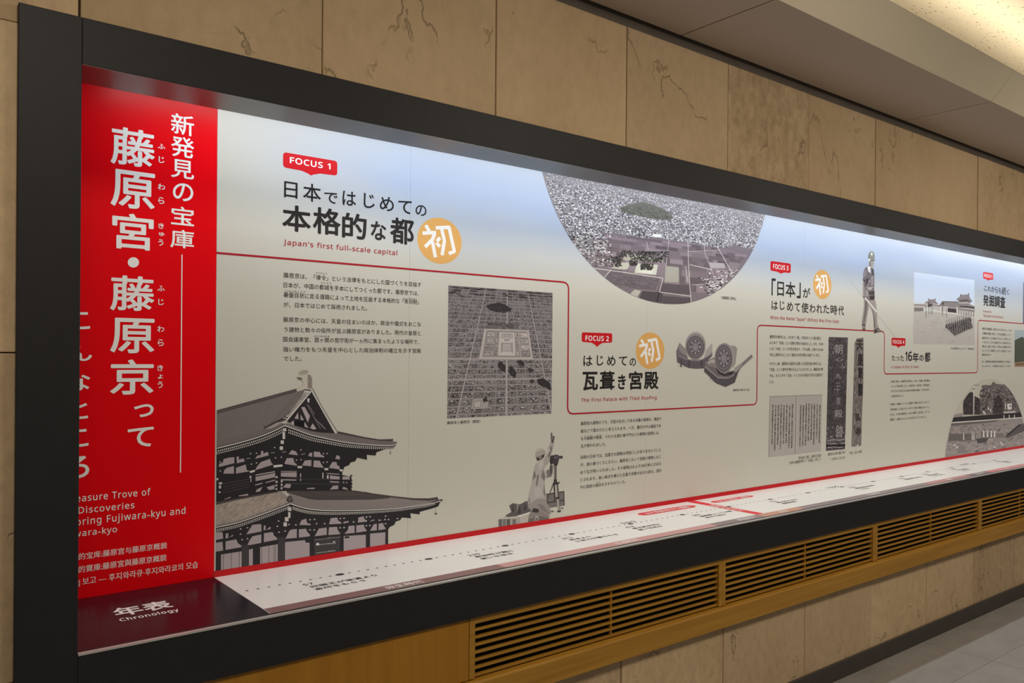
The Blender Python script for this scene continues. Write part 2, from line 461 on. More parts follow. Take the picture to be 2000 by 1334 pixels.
        if flip:
            bm = bmesh.new(); bm.from_mesh(me); bm.faces.ensure_lookup_table()
            bmesh.ops.reverse_faces(bm, faces=[bm.faces[i] for i in flip]); bm.to_mesh(me); bm.free()
        me.materials.append(mat or M_PRINT)
        return link(name, me, parent, label)

# ================================================================ the setting
def slab_wall():
    bm = bmesh.new()
    col = bm.loops.layers.float_color.new('Col')
    rnd = random.Random(11)
    def slab(x0, x1, z0, z1, rough=None):
        n0 = len(bm.faces)
        bm.faces.ensure_lookup_table()
        dy = rnd.uniform(-0.003, 0.003)
        add_box(bm, x0 + 0.0016, x1 - 0.0016, YW + dy, YW + 0.032, z0 + 0.0012, z1 - 0.0012, 0.0022)
        c = (rnd.random(), rnd.random(), rnd.random() * 0.35 if rough is None else rough, 1)
        bm.faces.ensure_lookup_table()
        for f in bm.faces[n0:]:
            for l in f.loops: l[col] = c
    xs = [0.327 + 0.5072 * k for k in range(-6, 18)]
    for k, (a, b) in enumerate(zip(xs, xs[1:])):
        mid = (a + b) / 2
        slab(a, b, 2.206, 2.680, 1.0 if abs(mid - 2.61) < 0.2 else None)
        if b < 0.34:
            z = 2.206
            for h in (0.71, 0.71, 0.71):
                slab(a, min(b, 0.327), max(0.02, z - h), z, rnd.choice([0.3, 0.8]) if b > 0.3 else None); z -= h
        else:
            slab(a, b, 0.02, 0.4235, rnd.uniform(0.15, 0.5))
    n0 = len(bm.faces)
    # rough backing behind the slabs and the dark bay behind the grilles
    add_box(bm, -3.2, XE + 0.3, YW + 0.033, YW + 0.05, 2.30, 2.70)
    add_box(bm, -3.2, XN0 - 0.05, YW + 0.033, YW + 0.05, 0.0, 2.30)
    add_box(bm, XN0 - 0.05, XE + 0.3, YW + 0.033, YW + 0.05, 0.0, 0.415)
    bm.faces.ensure_lookup_table()
    for f in bm.faces[n0:]:
        for l in f.loops: l[col] = (0.1, 0.2, 0.1, 1)
    o = finish('wall_back', bm, M_STONE)
    return tag(o, 'brown split-face sandstone slab wall around the display case', 'wall', kind='structure')
slab_wall()
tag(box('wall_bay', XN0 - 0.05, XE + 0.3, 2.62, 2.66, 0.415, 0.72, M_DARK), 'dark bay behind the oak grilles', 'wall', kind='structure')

def floor_tiles():
    bm = bmesh.new()
    t = 0.645
    for i in range(-8, 13):
        for j in range(0, 9):
            x0 = 3.18 + t * i; y1 = 2.0 - t * (j - 1)
            add_box(bm, x0 + 0.001, x0 + t - 0.001, y1 - t + 0.001, min(y1 - 0.001, 2.40), -0.03, 0.0)
    add_box(bm, -2.2, XE + 2.6, -3.2, 2.42, -0.05, -0.0025)
    o = finish('floor', bm, M_FLOOR)
    tag(o, 'grey matt stone tile floor in front of the wall', 'floor', kind='structure')
floor_tiles()
tag(box('baseboard_back', -3.2, XE + 0.3, 2.398, 2.413, 0.0, 0.081, M_BASE, None, 0.0015), 'low dark brown baseboard under the stone slabs', 'baseboard', kind='structure')
tag(box('wall_niche', XN0 - 0.05, XE + 0.3, 2.985, 3.0, 0.0, 2.7, M_DARK), 'hidden rear face of the display niche', 'wall', kind='structure')
# ceiling: low soffit along the wall, slanted fascia, higher acoustic ceiling behind
ZS = 2.7127
bm = bmesh.new()
sx = [2.09 + 1.505 * k for k in range(-4, 7)]
for a, b in zip(sx, sx[1:]):
    add_box(bm, a + 0.003, b - 0.003, 1.911, 2.396, ZS, ZS + 0.02)
add_box(bm, -3.9, XE + 2, 1.93, 2.47, ZS + 0.022, ZS + 0.03)
tag(finish('trim_1', bm, M_SOFFIT), 'flat taupe ceiling soffit running along the stone wall', 'soffit', kind='structure')
bm = bmesh.new()
for a, b in zip(sx, sx[1:]):
    add_prism(bm, [(1.911, ZS), (1.796, 2.836), (1.812, 2.850), (1.927, ZS + 0.016)], a + 0.0012, b - 0.0012)
tag(finish('trim_2', bm, M_FASCIA), 'slanted beige fascia between the soffit and the speckled ceiling', 'fascia', kind='structure')
tag(box('trim_3', -3.2, XE + 0.3, 2.428, 2.445, 2.6805, ZS + 0.021, M_STRIP), 'dark recessed strip between stone wall and soffit', 'trim', kind='structure')
bm = bmesh.new()
add_box(bm, -4, XE + 3, -3.0, 2.3, 3.10, 3.14)
tag(finish('ceiling', bm, M_CEIL), 'cream speckled acoustic tile ceiling lit by the cove', 'ceiling', kind='structure')

# ================================================================ display case
case = thing('display_case_frame', (XN0, YF, 0.6955),
             'long matt black picture-frame case set into the stone wall above the grilles', 'display case')
box('stile', 0.2231, 0.329, YF, 2.56, 0.6955, 2.2445, M_BLACK, case, 0.0012)
box('top_rail', 0.3294, XE, YF, 2.56, 2.1402, 2.2445, M_BLACK, case, 0.0012)
box('rail_underside', 0.3300, XE, YF + 0.0008, 2.56, 2.1396, 2.1402, M_UNDER, case, 0, 'satin grey underside of the top rail')
box('bottom_rail', 0.3294, XE, YF, 2.428, 0.6955, 0.8225, M_BLACK, case, 0.0008)
box('metal_lip', 0.3300, XE, YF - 0.0012, YF + 0.012, 0.8205, 0.8250, M_ALU, case, 0, 'thin bright aluminium lip along the bottom rail')
bm = bmesh.new()
add_box(bm, XN0, XE, 2.562, YP + 0.03, 2.33, 2.345)
add_box(bm, XN0 - 0.015, XN0, 2.452, YP + 0.03, 0.7, 2.345)
add_box(bm, XN0, 0.2225, 2.452, 2.47, 0.83, 2.32)
add_box(bm, XN0, XE, 2.562, 2.58, 2.2455, 2.33)
finish('case_lining', bm, M_LINING, case)
strip = thing('light_strip', (4.73, 2.71, 2.31), 'white linear light strip tucked behind the top rail of the case', 'lamp')
bm = bmesh.new(); add_box(bm, 0.48, 8.98, 2.69, 2.73, 2.306, 2.3295, 0.002)
finish('housing', bm, M_ALU, strip)
m_led, nt_, b_ = nmat('led_diffuser')
b_.inputs['Base Color'].default_value = (0.9, 0.9, 0.9, 1); b_.inputs['Emission Color'].default_value = (0.93, 0.97, 1, 1); b_.inputs['Emission Strength'].default_value = 4
box('diffuser', 0.49, 8.97, 2.695, 2.725, 2.299, 2.3055, m_led, strip)

# ================================================================ wood and grilles
tag(box('wood_panel', 0.16, 1.262, 2.404, 2.428, 0.505, 0.694, M_WOODV, None, 0.001),
    'plain orange oak panel under the case, left of the grilles', 'panel')
bm = bmesh.new()
add_prism(bm, [(2.386, 0.4225), (2.386, 0.494), (2.389, 0.5005), (2.432, 0.5045), (2.432, 0.4225)], 0.16, XE)
tag(finish('wood_sill', bm, M_WOOD), 'long oak ledge board under the slatted grilles', 'sill')
where = ['next to the plain oak panel', 'second from the plain oak panel', 'third from the plain oak panel', 'farthest right, cut by the photo edge']
G0 = None
def make_grille(x0, x1, name='louver_grille'):
    g = thing(name, (x0, 2.40, 0.505), 'oak louver grille under the case', 'grille', 'oak louver grilles under the case')
    L = x1 - x0
    bm = bmesh.new()
    add_box(bm, x0, x1, 2.404, 2.430, 0.673, 0.694, 0.0008)
    add_box(bm, x0, x0 + 0.0185, 2.404, 2.432, 0.505, 0.673, 0.0008)
    add_box(bm, x1 - 0.0185, x1, 2.404, 2.432, 0.505, 0.673, 0.0008)
    finish('grille_frame', bm, M_WOOD, g)
    for i in range(7):
        z = 0.6485 - 0.0234 * i
        bm = bmesh.new()
        add_prism(bm, [(2.410, z), (2.410, z + 0.0082), (2.430, z + 0.0055), (2.430, z - 0.0015)], x0 + 0.019, x1 - 0.019)
        finish('slat', bm, M_WOOD, g)
    box('divider', (x0 + x1) / 2 - 0.003, (x0 + x1) / 2 + 0.003, 2.4125, 2.424, 0.506, 0.6725, M_WOODV, g)
    return g
def copy_tree(o, parent=None):
    c = o.copy(); C.objects.link(c); c.parent = parent
    for ch in list(o.children): copy_tree(ch, c)
    return c
gx = [1.264, 2.339, 3.386, 4.4325, 5.479]
G0 = make_grille(gx[1], gx[2] - 0.0006)
G0['label'] = 'oak louver grille ' + where[1]
first = make_grille(gx[0], gx[1] - 0.0006)
first['label'] = 'oak louver grille ' + where[0]
for k in (2, 3):
    g = copy_tree(G0); g.location.x = gx[k]; g['label'] = 'oak louver grille ' + where[k]

# ================================================================ title panel, mural board, counter, plaque
XB = 0.7253
title = thing('title_panel', (XN0, YP, ZL), 'bright red title panel with large white vertical Japanese characters at the left end', 'panel')
box('board', XN0 + 0.001, XB - 0.0003, YP, YP + 0.02, ZL, 2.328, M_RED, title, 0.0006)
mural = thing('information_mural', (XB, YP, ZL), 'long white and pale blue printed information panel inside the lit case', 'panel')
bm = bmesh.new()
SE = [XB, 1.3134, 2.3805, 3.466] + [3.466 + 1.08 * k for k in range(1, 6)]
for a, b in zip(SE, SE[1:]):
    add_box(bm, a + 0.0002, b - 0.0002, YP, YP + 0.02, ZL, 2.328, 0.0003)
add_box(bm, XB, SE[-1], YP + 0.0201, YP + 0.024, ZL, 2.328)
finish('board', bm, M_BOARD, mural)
counter = thing('timeline_counter', (XB, 2.434, ZL), 'white chronology counter with dotted timeline below the information panel', 'counter')
box('counter_top', XB + 0.0006, XE, 2.434, YP - 0.0002, ZL - 0.02, ZL, M_COUNTER, counter, 0.0004)
plaque = thing('chronology_plaque', (XN0, 2.434, ZL), 'black glossy counter plate lettered with the word Chronology below the red panel', 'plaque')
bm = bmesh.new()
add_box(bm, 0.3298, XB - 0.0006, 2.434, YP - 0.0002, ZL - 0.02, ZL)
add_box(bm, XN0 + 0.001, 0.3298, 2.5615, YP - 0.0002, ZL - 0.02, ZL)
finish('plate', bm, M_PLAQUE, plaque)

# ================================================================ lettering on the red title panel
WHT = (232, 226, 214)
def each_char(name, parent, L, col, bold, T, label=None, res=4):
    for c in L:
        a = Art(T=T); a.chars([c], col, bold, res=res); a.build(name, parent, label)
def letters(name, parent, lines, col, bold=0.0, T=(1, 0, 0), label=None, plane='wall', res=2):
    # lines: (text, x left, x right, y top, y bottom, x where the heights were read)
    a = Art(plane, T)
    for L in lines:
        a.text(L[0], L[1], L[2], L[3], L[4], col, L[5] if len(L) > 5 else None, bold, 4, None, res)
    return a.build(name, parent, label)
Z1, Z2 = (2, 0, 0), (2, 0, 667)
each_char('small_heading_character', title, [('新', 668, 758, 447, 527), ('発', 668, 758, 535, 615), ('見', 668, 758, 625, 697), ('の', 675, 755, 716, 786),
         ('宝', 668, 758, 808, 880), ('庫', 665, 758, 898, 970)], WHT, 0.012, Z1)
each_char('heading_character', title, [('藤', 432, 605, 503, 650), ('原', 432, 605, 668, 815), ('宮', 438, 600, 835, 975), ('藤', 430, 603, 1078, 1215), ('原', 430, 603, 1243, 1380)], WHT, 0.016, Z1)
a = Art(T=Z1); a.ell(521, 1025, 22, 20, WHT, 4); a.build('heading_character', title)
each_char('heading_character', title, [('京', 430, 600, 70, 207), ('っ', 523, 600, 245, 295), ('て', 498, 600, 335, 412)], WHT, 0.016, Z2)
for T_, c in ((Z1, ('こ', 258, 352, 1218, 1286)), (Z2, ('ん', 256, 360, 18, 76)), (Z2, ('な', 250, 352, 118, 193)), (Z2, ('と', 262, 344, 232, 303)), (Z2, ('こ', 256, 346, 343, 412)), (Z2, ('ろ', 250, 349, 448, 535))):
    a = Art(T=T_); a.chars([c], WHT, 0.016); a.build('cut_off_character', title, 'white character half hidden by the frame')
for T_, L in ((Z1, [('ふ', 616, 645, 562, 582), ('じ', 620, 642, 612, 637)]), (Z1, [('わ', 616, 645, 718, 742), ('ら', 618, 642, 770, 797)]),
              (Z1, [('き', 618, 640, 872, 893), ('ゅ', 621, 642, 907, 923), ('う', 618, 638, 935, 960)]), (Z1, [('ふ', 614, 643, 1115, 1137), ('じ', 618, 640, 1168, 1192)]),
              (Z1, [('わ', 614, 642, 1273, 1297), ('ら', 616, 640, 1325, 1352)]), (Z2, [('き', 614, 637, 92, 115), ('ょ', 616, 636, 128, 146), ('う', 615, 636, 156, 182)])):
    each_char('reading_character', title, L, WHT, 0.014, T_, None, 2)
a = Art()
a.poly([(354.4, 497), (356.4, 497), (353.4, 923), (351.4, 923)], WHT, 4)
a.build('vertical_rule', title)
a = Art(T=Z2)
for t, xl, xr, yt, yb in (('Treasure Trove of', 254, 588, 572, 600), ('Discoveries', 306, 525, 625, 651), ('Exploring Fujiwara-kyu and', 212, 724, 645, 681), ('Fujiwara-kyo', 220, 457, 719, 752)):
    a.text(t, xl, xr, yt, yb, WHT, xr, 0.010)
a.build('english_subtitle', title)
a = Art(T=Z2)
for t, xl, xr, yt, yb in (('新发现的宝库:藤原宫与藤原京概貌', 214, 652, 783, 808), ('新發現的寶庫:藤原宮與藤原京概貌', 214, 650, 830, 856), ('새로운 발견의', 160, 312, 930, 958), ('보고 — 후지와라큐·후지와라쿄의 모습', 322, 773, 857, 884)):
    a.text(t, xl, xr, yt, yb, WHT, xr, 0.008)
a.build('translated_subtitle', title)
a = Art('ledge', (4.762, 140, 1090))
pl, pr = a.map((402, 525))[0], a.map((958, 455))[0]
pn, pf = a.map((560, 527))[1], a.map((800, 403))[1]
a.text_uv('年表', pl, pr, pn, pf, ink(WHT), 0.024, 4, 4)
a.build('heading', plaque)
a = Art('ledge', (4.762, 140, 1090))
pl, pr = a.map((440, 575))[0], a.map((990, 480))[0]
pn, pf = a.map((945, 512))[1], a.map((620, 533))[1]
a.text_uv('Chronology', pl, pr, pn, pf, ink(WHT), 0.025, 4, 3)
a.build('english_heading', plaque)

# ================================================================ information mural: focus headings, body text
BLK, RDT, RED, ORG = (32, 29, 30), (150, 30, 45), (178, 12, 26), (196, 146, 82)
F1, F2, F3, F4 = (2.668, 400, 250), (3.51, 1100, 600), (2.9, 1480, 460), (3.0333, 1700, 500)
badge_bold = 0.026
def badge(T, x0, x1, yt, yb, tip, num, tx0, tx1, ty0, ty1, label):
    # yt, yb at the left edge; a speech-bubble plate with rounded corners
    a = Art(T=T)
    U0, Vt = a.map((x0, yt)); U1 = a.map((x1, yt))[0]; Vb = a.map((x0, yb))[1]
    r = (Vt - Vb) * 0.2
    Ut, Vtip = a.map(tip)
    pts = []
    for cx, cy, s in ((U1 - r, Vt - r, 0), (U0 + r, Vt - r, 90), (U0 + r, Vb + r, 180)):
        pts += [(cx + r * math.cos(math.radians(s + d)), cy + r * math.sin(math.radians(s + d))) for d in range(0, 91, 18)]
    wv = (U1 - U0)
    pts += [(Ut - wv * 0.17, Vb - (Vb - Vtip) * 0.12), (Ut - wv * 0.05, Vb - (Vb - Vtip) * 0.62), (Ut, Vtip), (Ut + wv * 0.05, Vb - (Vb - Vtip) * 0.62), (Ut + wv * 0.17, Vb - (Vb - Vtip) * 0.12)]
    pts += [(U1 - r + r * math.cos(math.radians(270 + d)), Vb + r + r * math.sin(math.radians(270 + d))) for d in range(0, 91, 18)]
    a.raw(pts, ink(RED), 1)
    o = a.build('focus_badge', mural, label)
    t = Art(T=T)
    t.text('FOCUS ' + num, tx0, tx1, ty0, ty1, WHT, tx0, badge_bold, 4, None, 3)
    t.build('lettering', o)
badge(F1, 408, 691, 125, 205, (553, 248), '1', 443, 655, 150, 183, 'red speech-bubble badge reading FOCUS 1')
badge(F2, 127, 336, 172, 238, (232, 274), '2', 152, 313, 194, 230, 'red speech-bubble badge reading FOCUS 2')
badge(F3, 72, 187, 144, 199, (130, 217), '3', 87, 173, 160, 188, 'red speech-bubble badge reading FOCUS 3')
badge(F4, 125, 208, 484, 530, (166, 545), '4', 133, 200, 497, 519, 'red speech-bubble badge reading FOCUS 4')
badge(F4, 668, 728, 93, 133, (697, 148), '5', 674, 722, 105, 125, 'red speech-bubble badge reading FOCUS 5')

def heading(T, L, bold, label=None):
    each_char('heading_character', mural, L, BLK, bold, T)
heading(F1, [('日', 413, 483, 281, 365), ('本', 512, 605, 291, 384), ('で', 622, 692, 336, 393), ('は', 717, 788, 330, 405), ('じ', 828, 885, 342, 418),
             ('め', 912, 985, 358, 433), ('て', 1008, 1078, 378, 446), ('の', 1098, 1155, 402, 458)], 0.010)
heading(F1, [('本', 403, 553, 404, 541), ('格', 563, 708, 417, 556), ('的', 715, 843, 445, 578), ('な', 865, 945, 487, 585), ('都', 965, 1090, 470, 606)], 0.022)
heading(F2, [('は', 138, 200, 332, 403), ('じ', 230, 275, 330, 400), ('め', 300, 358, 333, 402), ('て', 381, 438, 338, 400), ('の', 455, 498, 350, 403)], 0.012)
heading(F2, [('瓦', 132, 238, 443, 570), ('葺', 250, 352, 438, 567), ('き', 375, 428, 462, 563), ('宮', 450, 543, 438, 565), ('殿', 553, 653, 443, 563)], 0.026)
heading(F3, [('「', 78, 101, 243, 340), ('日', 110, 148, 262, 343), ('本', 157, 213, 262, 350), ('」', 221, 243, 266, 355), ('が', 255, 297, 296, 352)], 0.014)
heading(F3, [('は', 78, 113, 371, 420), ('じ', 125, 152, 371, 421), ('め', 165, 200, 377, 428), ('て', 208, 240, 384, 430), ('使', 247, 287, 380, 438),
             ('わ', 293, 326, 388, 438), ('れ', 332, 366, 390, 440), ('た', 371, 405, 392, 441), ('時', 412, 450, 394, 448), ('代', 455, 488, 398, 451)], 0.012)
heading(F4, [('た', 126, 147, 588, 620), ('っ', 152, 171, 598, 620), ('た', 177, 198, 588, 622)], 0.012)
heading(F4, [('1', 206, 218, 566, 622), ('6', 223, 247, 566, 622), ('年', 250, 286, 572, 628), ('の', 290, 315, 587, 622), ('都', 321, 355, 570, 628)], 0.022)
heading(F4, [('こ', 673, 690, 178, 206), ('れ', 694, 714, 178, 210), ('か', 716, 737, 180, 214), ('ら', 740, 755, 182, 218), ('も', 759, 776, 186, 222), ('続', 779, 803, 184, 230), ('く', 808, 821, 196, 230)], 0.01)
heading(F4, [('発', 668, 700, 231, 296), ('掘', 702, 733, 233, 299), ('調', 735, 766, 236, 303), ('査', 768, 799, 239, 307)], 0.024)
letters('english_line', mural, [("Japan's first full-scale capital", 410, 1003, 578, 616)], RDT, 0.012, F1)
letters('english_line', mural, [('The First Palace with Tiled Roofing', 123, 640, 624, 658)], RDT, 0.012, F2)
letters('english_line', mural, [('When the Name "Japan" (Nihon) Was First Used', 70, 458, 453, 479)], RDT, 0.012, F3)
letters('english_line', mural, [('A Capital of Only 16 Years', 123, 286, 649, 669)], RDT, 0.012, F4)
letters('english_line', mural, [('Excavations:', 668, 718, 319, 333), ('The Search into the Future', 668, 787, 344, 360)], RDT, 0.010, F4)

def first_mark(T, x0, x1, y0, y1, rot):
    a = Art(T=T)
    cx, cy = (x0 + x1) / 2, (y0 + y1) / 2
    U, V = a.map((cx, cy)); R = abs(a.map((cx, y0))[1] - a.map((cx, y1))[1]) / 2
    a.raw([(U + R * math.cos(2 * PI * i / 56), V + R * math.sin(2 * PI * i / 56)) for i in range(56)], ink(ORG), 1)
    o = a.build('first_mark', mural, 'orange disc bearing one white brush character')
    # brush-like strokes of the character, in disc units
    t = Art(T=T)
    S = [[(-.64, .60), (-.48, .36)], [(-.78, .24), (-.22, .34), (-.34, .02), (-.66, -.34)], [(-.34, -.06), (-.20, -.74)], [(.0, .14), (-.14, -.04)], [(-.16, -.10), (.0, -.26)],
         [(-.20, .54), (.44, .64)], [(.40, .66), (.60, -.16), (.66, -.40), (.40, -.52)], [(.06, .56), (.20, .02), (.10, -.62)]]
    for s_ in S:
        n = []
        for (p, q) in zip(s_, s_[1:]):
            n += [(p[0] + (q[0] - p[0]) * k / 5, p[1] + (q[1] - p[1]) * k / 5) for k in range(5)]
        n.append(s_[-1])
        t.stroke_uv([(U + R * x, V + R * y) for x, y in n], R * 0.155, ink(WHT), 3)
    t.build('brush_character', o)
first_mark((1, 0, 0), 816, 902.5, 425.5, 515.2, 0)
first_mark((1, 0, 0), 1242.5, 1297.8, 649.4, 720.6, 0)
first_mark((1, 0, 0), 1587.9, 1624.4, 527.3, 584, 0)

letters('paragraph', mural, [
    ('藤原京は、「律令」という法律をもとにした国づくりを目指す', 410, 1128, 752, 780), ('日本が、中国の都城を手本にしてつくった都です。藤原京では、', 410, 1115, 803, 831),
    ('碁盤目状に走る道路によって土地を区画する本格的な「条坊制」', 410, 1115, 854, 882), ('が、日本ではじめて採用されました。', 410, 846, 906, 933),
    ('りつりょう', 580, 636, 750, 760, 580), ('とじょう', 606, 657, 802, 811, 606), ('ごばんめじょう', 415, 523, 844, 852), ('じょうぼうせい', 1035, 1105, 883, 892, 1035)], BLK, 0.004, F1)
letters('paragraph', mural, [
    ('藤原京の中心には、天皇の住まいのほか、政治や儀式をおこな', 408, 1127, 984, 1011), ('う建物と数々の役所が並ぶ藤原宮がありました。現代の皇居と', 413, 1125, 1036, 1063),
    ('国会議事堂、霞ヶ関の官庁街が一ヵ所に集まったような場所で、', 408, 1116, 1087, 1114), ('強い権力をもつ天皇を中心とした政治体制の確立を示す宮殿', 408, 1127, 1139, 1166),
    ('でした。', 410, 506, 1190, 1214), ('かすみがせき', 568, 650, 1080, 1088, 568)], BLK, 0.004, F1)
letters('paragraph', mural, [
    ('藤原宮の建物のうち、天皇の住まいである内裏の屋根は、檜皮や', 120, 672, 785, 811), ('板などで葺かれたと考えられます。一方、儀式の中心施設であ', 120, 670, 837, 863),
    ('る大極殿や朝堂、それらを囲む塀や門などの建物の屋根には、', 120, 660, 889, 914), ('瓦が使われました。', 120, 293, 940, 965),
    ('だいごくでん', 145, 200, 878, 886, 145), ('ちょうどう', 222, 262, 872, 880, 222)], BLK, 0.006, F2)
letters('paragraph', mural, [
    ('当時の日本では、瓦葺きの建物は寺院にしかありませんでした', 118, 670, 1017, 1043), ('が、唐の都づくりにならい、藤原宮において宮殿の建物にはじ', 118, 670, 1069, 1094),
    ('めて瓦が用いられました。その総数はおよそ200万枚にのぼる', 117, 670, 1121, 1146), ('とされます。高い格式を備えた瓦葺き宮殿の壮大な姿は、国内', 117, 671, 1172, 1197),
    ('外に国家の威信を示すものでした。', 115, 428, 1223, 1247), ('いしん', 222, 256, 1197, 1204, 222)], BLK, 0.006, F2)
letters('paragraph', mural, [
    ('藤原京の時代には、それまで「倭」と呼ばれていた我が国で、', 68, 361, 563, 582), ('はじめて「日本」という国号が使われ始めました。また、701年', 68, 370, 597, 616),
    ('には「大宝」という元号が定まり、それ以降、日本では1300', 68, 370, 631, 650), ('年以上途切れることなく独自の元号が使われ続けています。', 68, 353, 665, 684)], BLK, 0.006, F3)
letters('paragraph', mural, [
    ('その少し前、藤原京の造営を主導した天武天皇の時代には、', 66, 362, 716, 735), ('「天皇」という称号が使われるようになりました。藤原京の時', 66, 369, 750, 769),
    ('代は、まさに今の「日本」へとつながる政治や文化の出発点で', 66, 369, 784, 803), ('した。', 66, 93, 819, 837)], BLK, 0.006, F3)
letters('paragraph', mural, [
    ('694年に始まった藤原京の時代は、710年、平城京へ都が遷る', 120, 351, 737, 751), ('ことにより幕を閉じました。持統天皇、文武天皇、元明天皇の', 120, 350, 765, 779),
    ('三代にわたり営まれた日本初の本格的な都は、わずか16年で', 120, 350, 794, 808), ('その歴史を終えました。', 120, 197, 824, 838)], BLK, 0.004, F4)
letters('paragraph', mural, [
    ('平城京への遷都については、慶雲から和銅へ改まるころのこと', 118, 349, 872, 886), ('『続日本紀』にも記されていますが、確かな理由はわかってい', 118, 350, 903, 917),
    ('ません。その後の藤原京は、徐々に農地へと姿を変え、多くの', 117, 349, 933, 947), ('遺跡が、田園のもとに今も大切に守られてきました。', 117, 333, 963, 977)], BLK, 0.004, F4)
letters('paragraph', mural, [
    ('藤原宮の発掘調査は、昭和のはじめに始まりました。いまも', 663, 834, 423, 437), ('大極殿院や朝堂院、官衙、そして京の条坊道路などについて', 663, 833, 451, 465),
    ('調査が続けられ、古代の都のすがたがしだいに明らかにされ', 662, 833, 478, 492), ('つつあります。これまでの調査で見つかった木簡や瓦などは、', 662, 832, 503, 517),
    ('当時の人々の暮らしや都づくりを知るための重要な手がかり', 662, 833, 528, 542), ('となっています。藤原京は、まだ多くの謎を残しています。', 661, 833, 553, 567),
    ('調査は続きます。', 661, 716, 578, 591)], BLK, 0.0, F4)
letters('paragraph', mural, [('また、藤原宮跡の調査成果は現地説明会などで公開され、', 661, 833, 619, 632), ('多くの方々に、その魅力をお伝えしています。', 661, 833, 646, 659)], BLK, 0.0, F4)
letters('caption', mural, [('藤原宮と藤原京（模型）', 58, 222, 737, 753)], BLK, 0.006, (2.517, 850, 530))
letters('caption', mural, [('大極殿跡と耳成山', 1535, 1656, 1075, 1101)], BLK, 0.004, (4.167, 1040, 320))
letters('caption', mural, [('藤原宮に使われた瓦', 1165, 1276, 560, 577)], BLK, 0.006, F2)
letters('caption', mural, [('『続日本紀』巻第二、藤原宮の文武朝', 230, 357, 1252, 1270), ('（702年の遣唐使が使って「日本国」と称した）', 178, 356, 1279, 1298)], BLK, 0.0, F3)
letters('caption', mural, [('藤原宮出土の木簡（複製・部分）', 397, 494, 1231, 1248), ('（「大宝元年」と記される）', 412, 494, 1259, 1275)], BLK, 0.0, F3)
letters('caption', mural, [('「天皇」と記した木簡', 518, 588, 1224, 1240)], BLK, 0.0, F3)
letters('caption', mural, [('元日朝賀のようす（想像図）', 475, 614, 541, 553)], BLK, 0.0, F4)

# red route line that links the five sections
def rounded(pts, r):
    out = [pts[0]]
    for a, b, c in zip(pts, pts[1:], pts[2:]):
        d1 = Vector((a[0] - b[0], a[1] - b[1])).normalized(); d2 = Vector((c[0] - b[0], c[1] - b[1])).normalized()
        s, e, o = Vector(b) + d1 * r, Vector(b) + d2 * r, Vector(b)
        for k in range(9):
            t = k / 8; q = s * (1 - t) ** 2 + o * 2 * t * (1 - t) + e * t * t; out.append((q.x, q.y))
    out.append(pts[-1]); return out
a = Art()
zz = [a.map(p)[1] for p in ((425, 494), (1300, 799), (1600, 641), (1830, 729), (1970, 630))]
xx = [a.map(p)[0] for p in ((425, 494), (1109.5, 680), (1478.5, 720), (1727, 690), (1909.5, 680))]
route = [(XB, zz[0]), (xx[1], zz[0]), (xx[1], zz[1]), (xx[2], zz[1]), (xx[2], zz[2]), (xx[3], zz[2]), (xx[3], zz[3]), (xx[4], zz[3]), (xx[4], zz[4]), (8.2, zz[4])]
a.stroke_uv(rounded(route, 0.03), 0.0062, ink((150, 16, 36)), 5)
a.build('route_line', mural, 'thin red line with rounded turns')
a = Art()
a.raw([(XB, ZL + 0.0002), (8.99, ZL + 0.0002), (8.99, ZL + 0.0195), (XB, ZL + 0.0195)], ink((172, 4, 24)), 14)
a.build('red_base_stripe', mural, 'red stripe along the foot of the panel')

# ================================================================ printed pictures
rnd = random.Random(3)
def lerp(p, q, t): return (p[0] + (q[0] - p[0]) * t, p[1] + (q[1] - p[1]) * t)
def along(pts, n):
    # n+1 points at even steps along a polyline, each with its unit direction
    ls = [math.dist(p, q) for p, q in zip(pts, pts[1:])]
    tot = sum(ls); out = []
    for i in range(n + 1):
        d = tot * i / n; k = 0
        while k < len(ls) - 1 and d > ls[k]: d -= ls[k]; k += 1
        t = d / ls[k]
        out.append((lerp(pts[k], pts[k + 1], t), ((pts[k + 1][0] - pts[k][0]) / ls[k], (pts[k + 1][1] - pts[k][1]) / ls[k])))
    return out
def smooth(pts, n=6):
    # Catmull-Rom through the traced points
    P = [pts[0]] + list(pts) + [pts[-1]]; out = []
    for i in range(1, len(P) - 2):
        a, b, c, d = P[i - 1:i + 3]
        for k in range(n):
            t = k / n
            out.append(tuple(0.5 * (2 * b[j] + (c[j] - a[j]) * t + (2 * a[j] - 5 * b[j] + 4 * c[j] - d[j]) * t * t + (3 * b[j] - a[j] - 3 * c[j] + d[j]) * t ** 3) for j in (0, 1)))
    out.append(pts[-1]); return out
def dashes(a, pts, n, y0, y1, w0, w1, col, layer, slant=0.0, T=None):
    # small upright marks hung along a curve: offsets y0..y1 at its start, scaled to w1/w0 at its end
    L = along(pts, n)
    for i in range(n):
        (p, d), (q, _) = L[i], L[i + 1]
        t = i / n; k = 1 + (w1 / w0 - 1) * t
        w = math.dist(p, q) * 0.52
        x0, x1 = p[0], p[0] + d[0] * w
        yy0, yy1 = p[1], p[1] + d[1] * w
        a.poly([(x0, yy0 + y0 * k), (x1, yy1 + y0 * k), (x1 + slant * k, yy1 + y1 * k), (x0 + slant * k, yy0 + y1 * k)], col, layer, T)
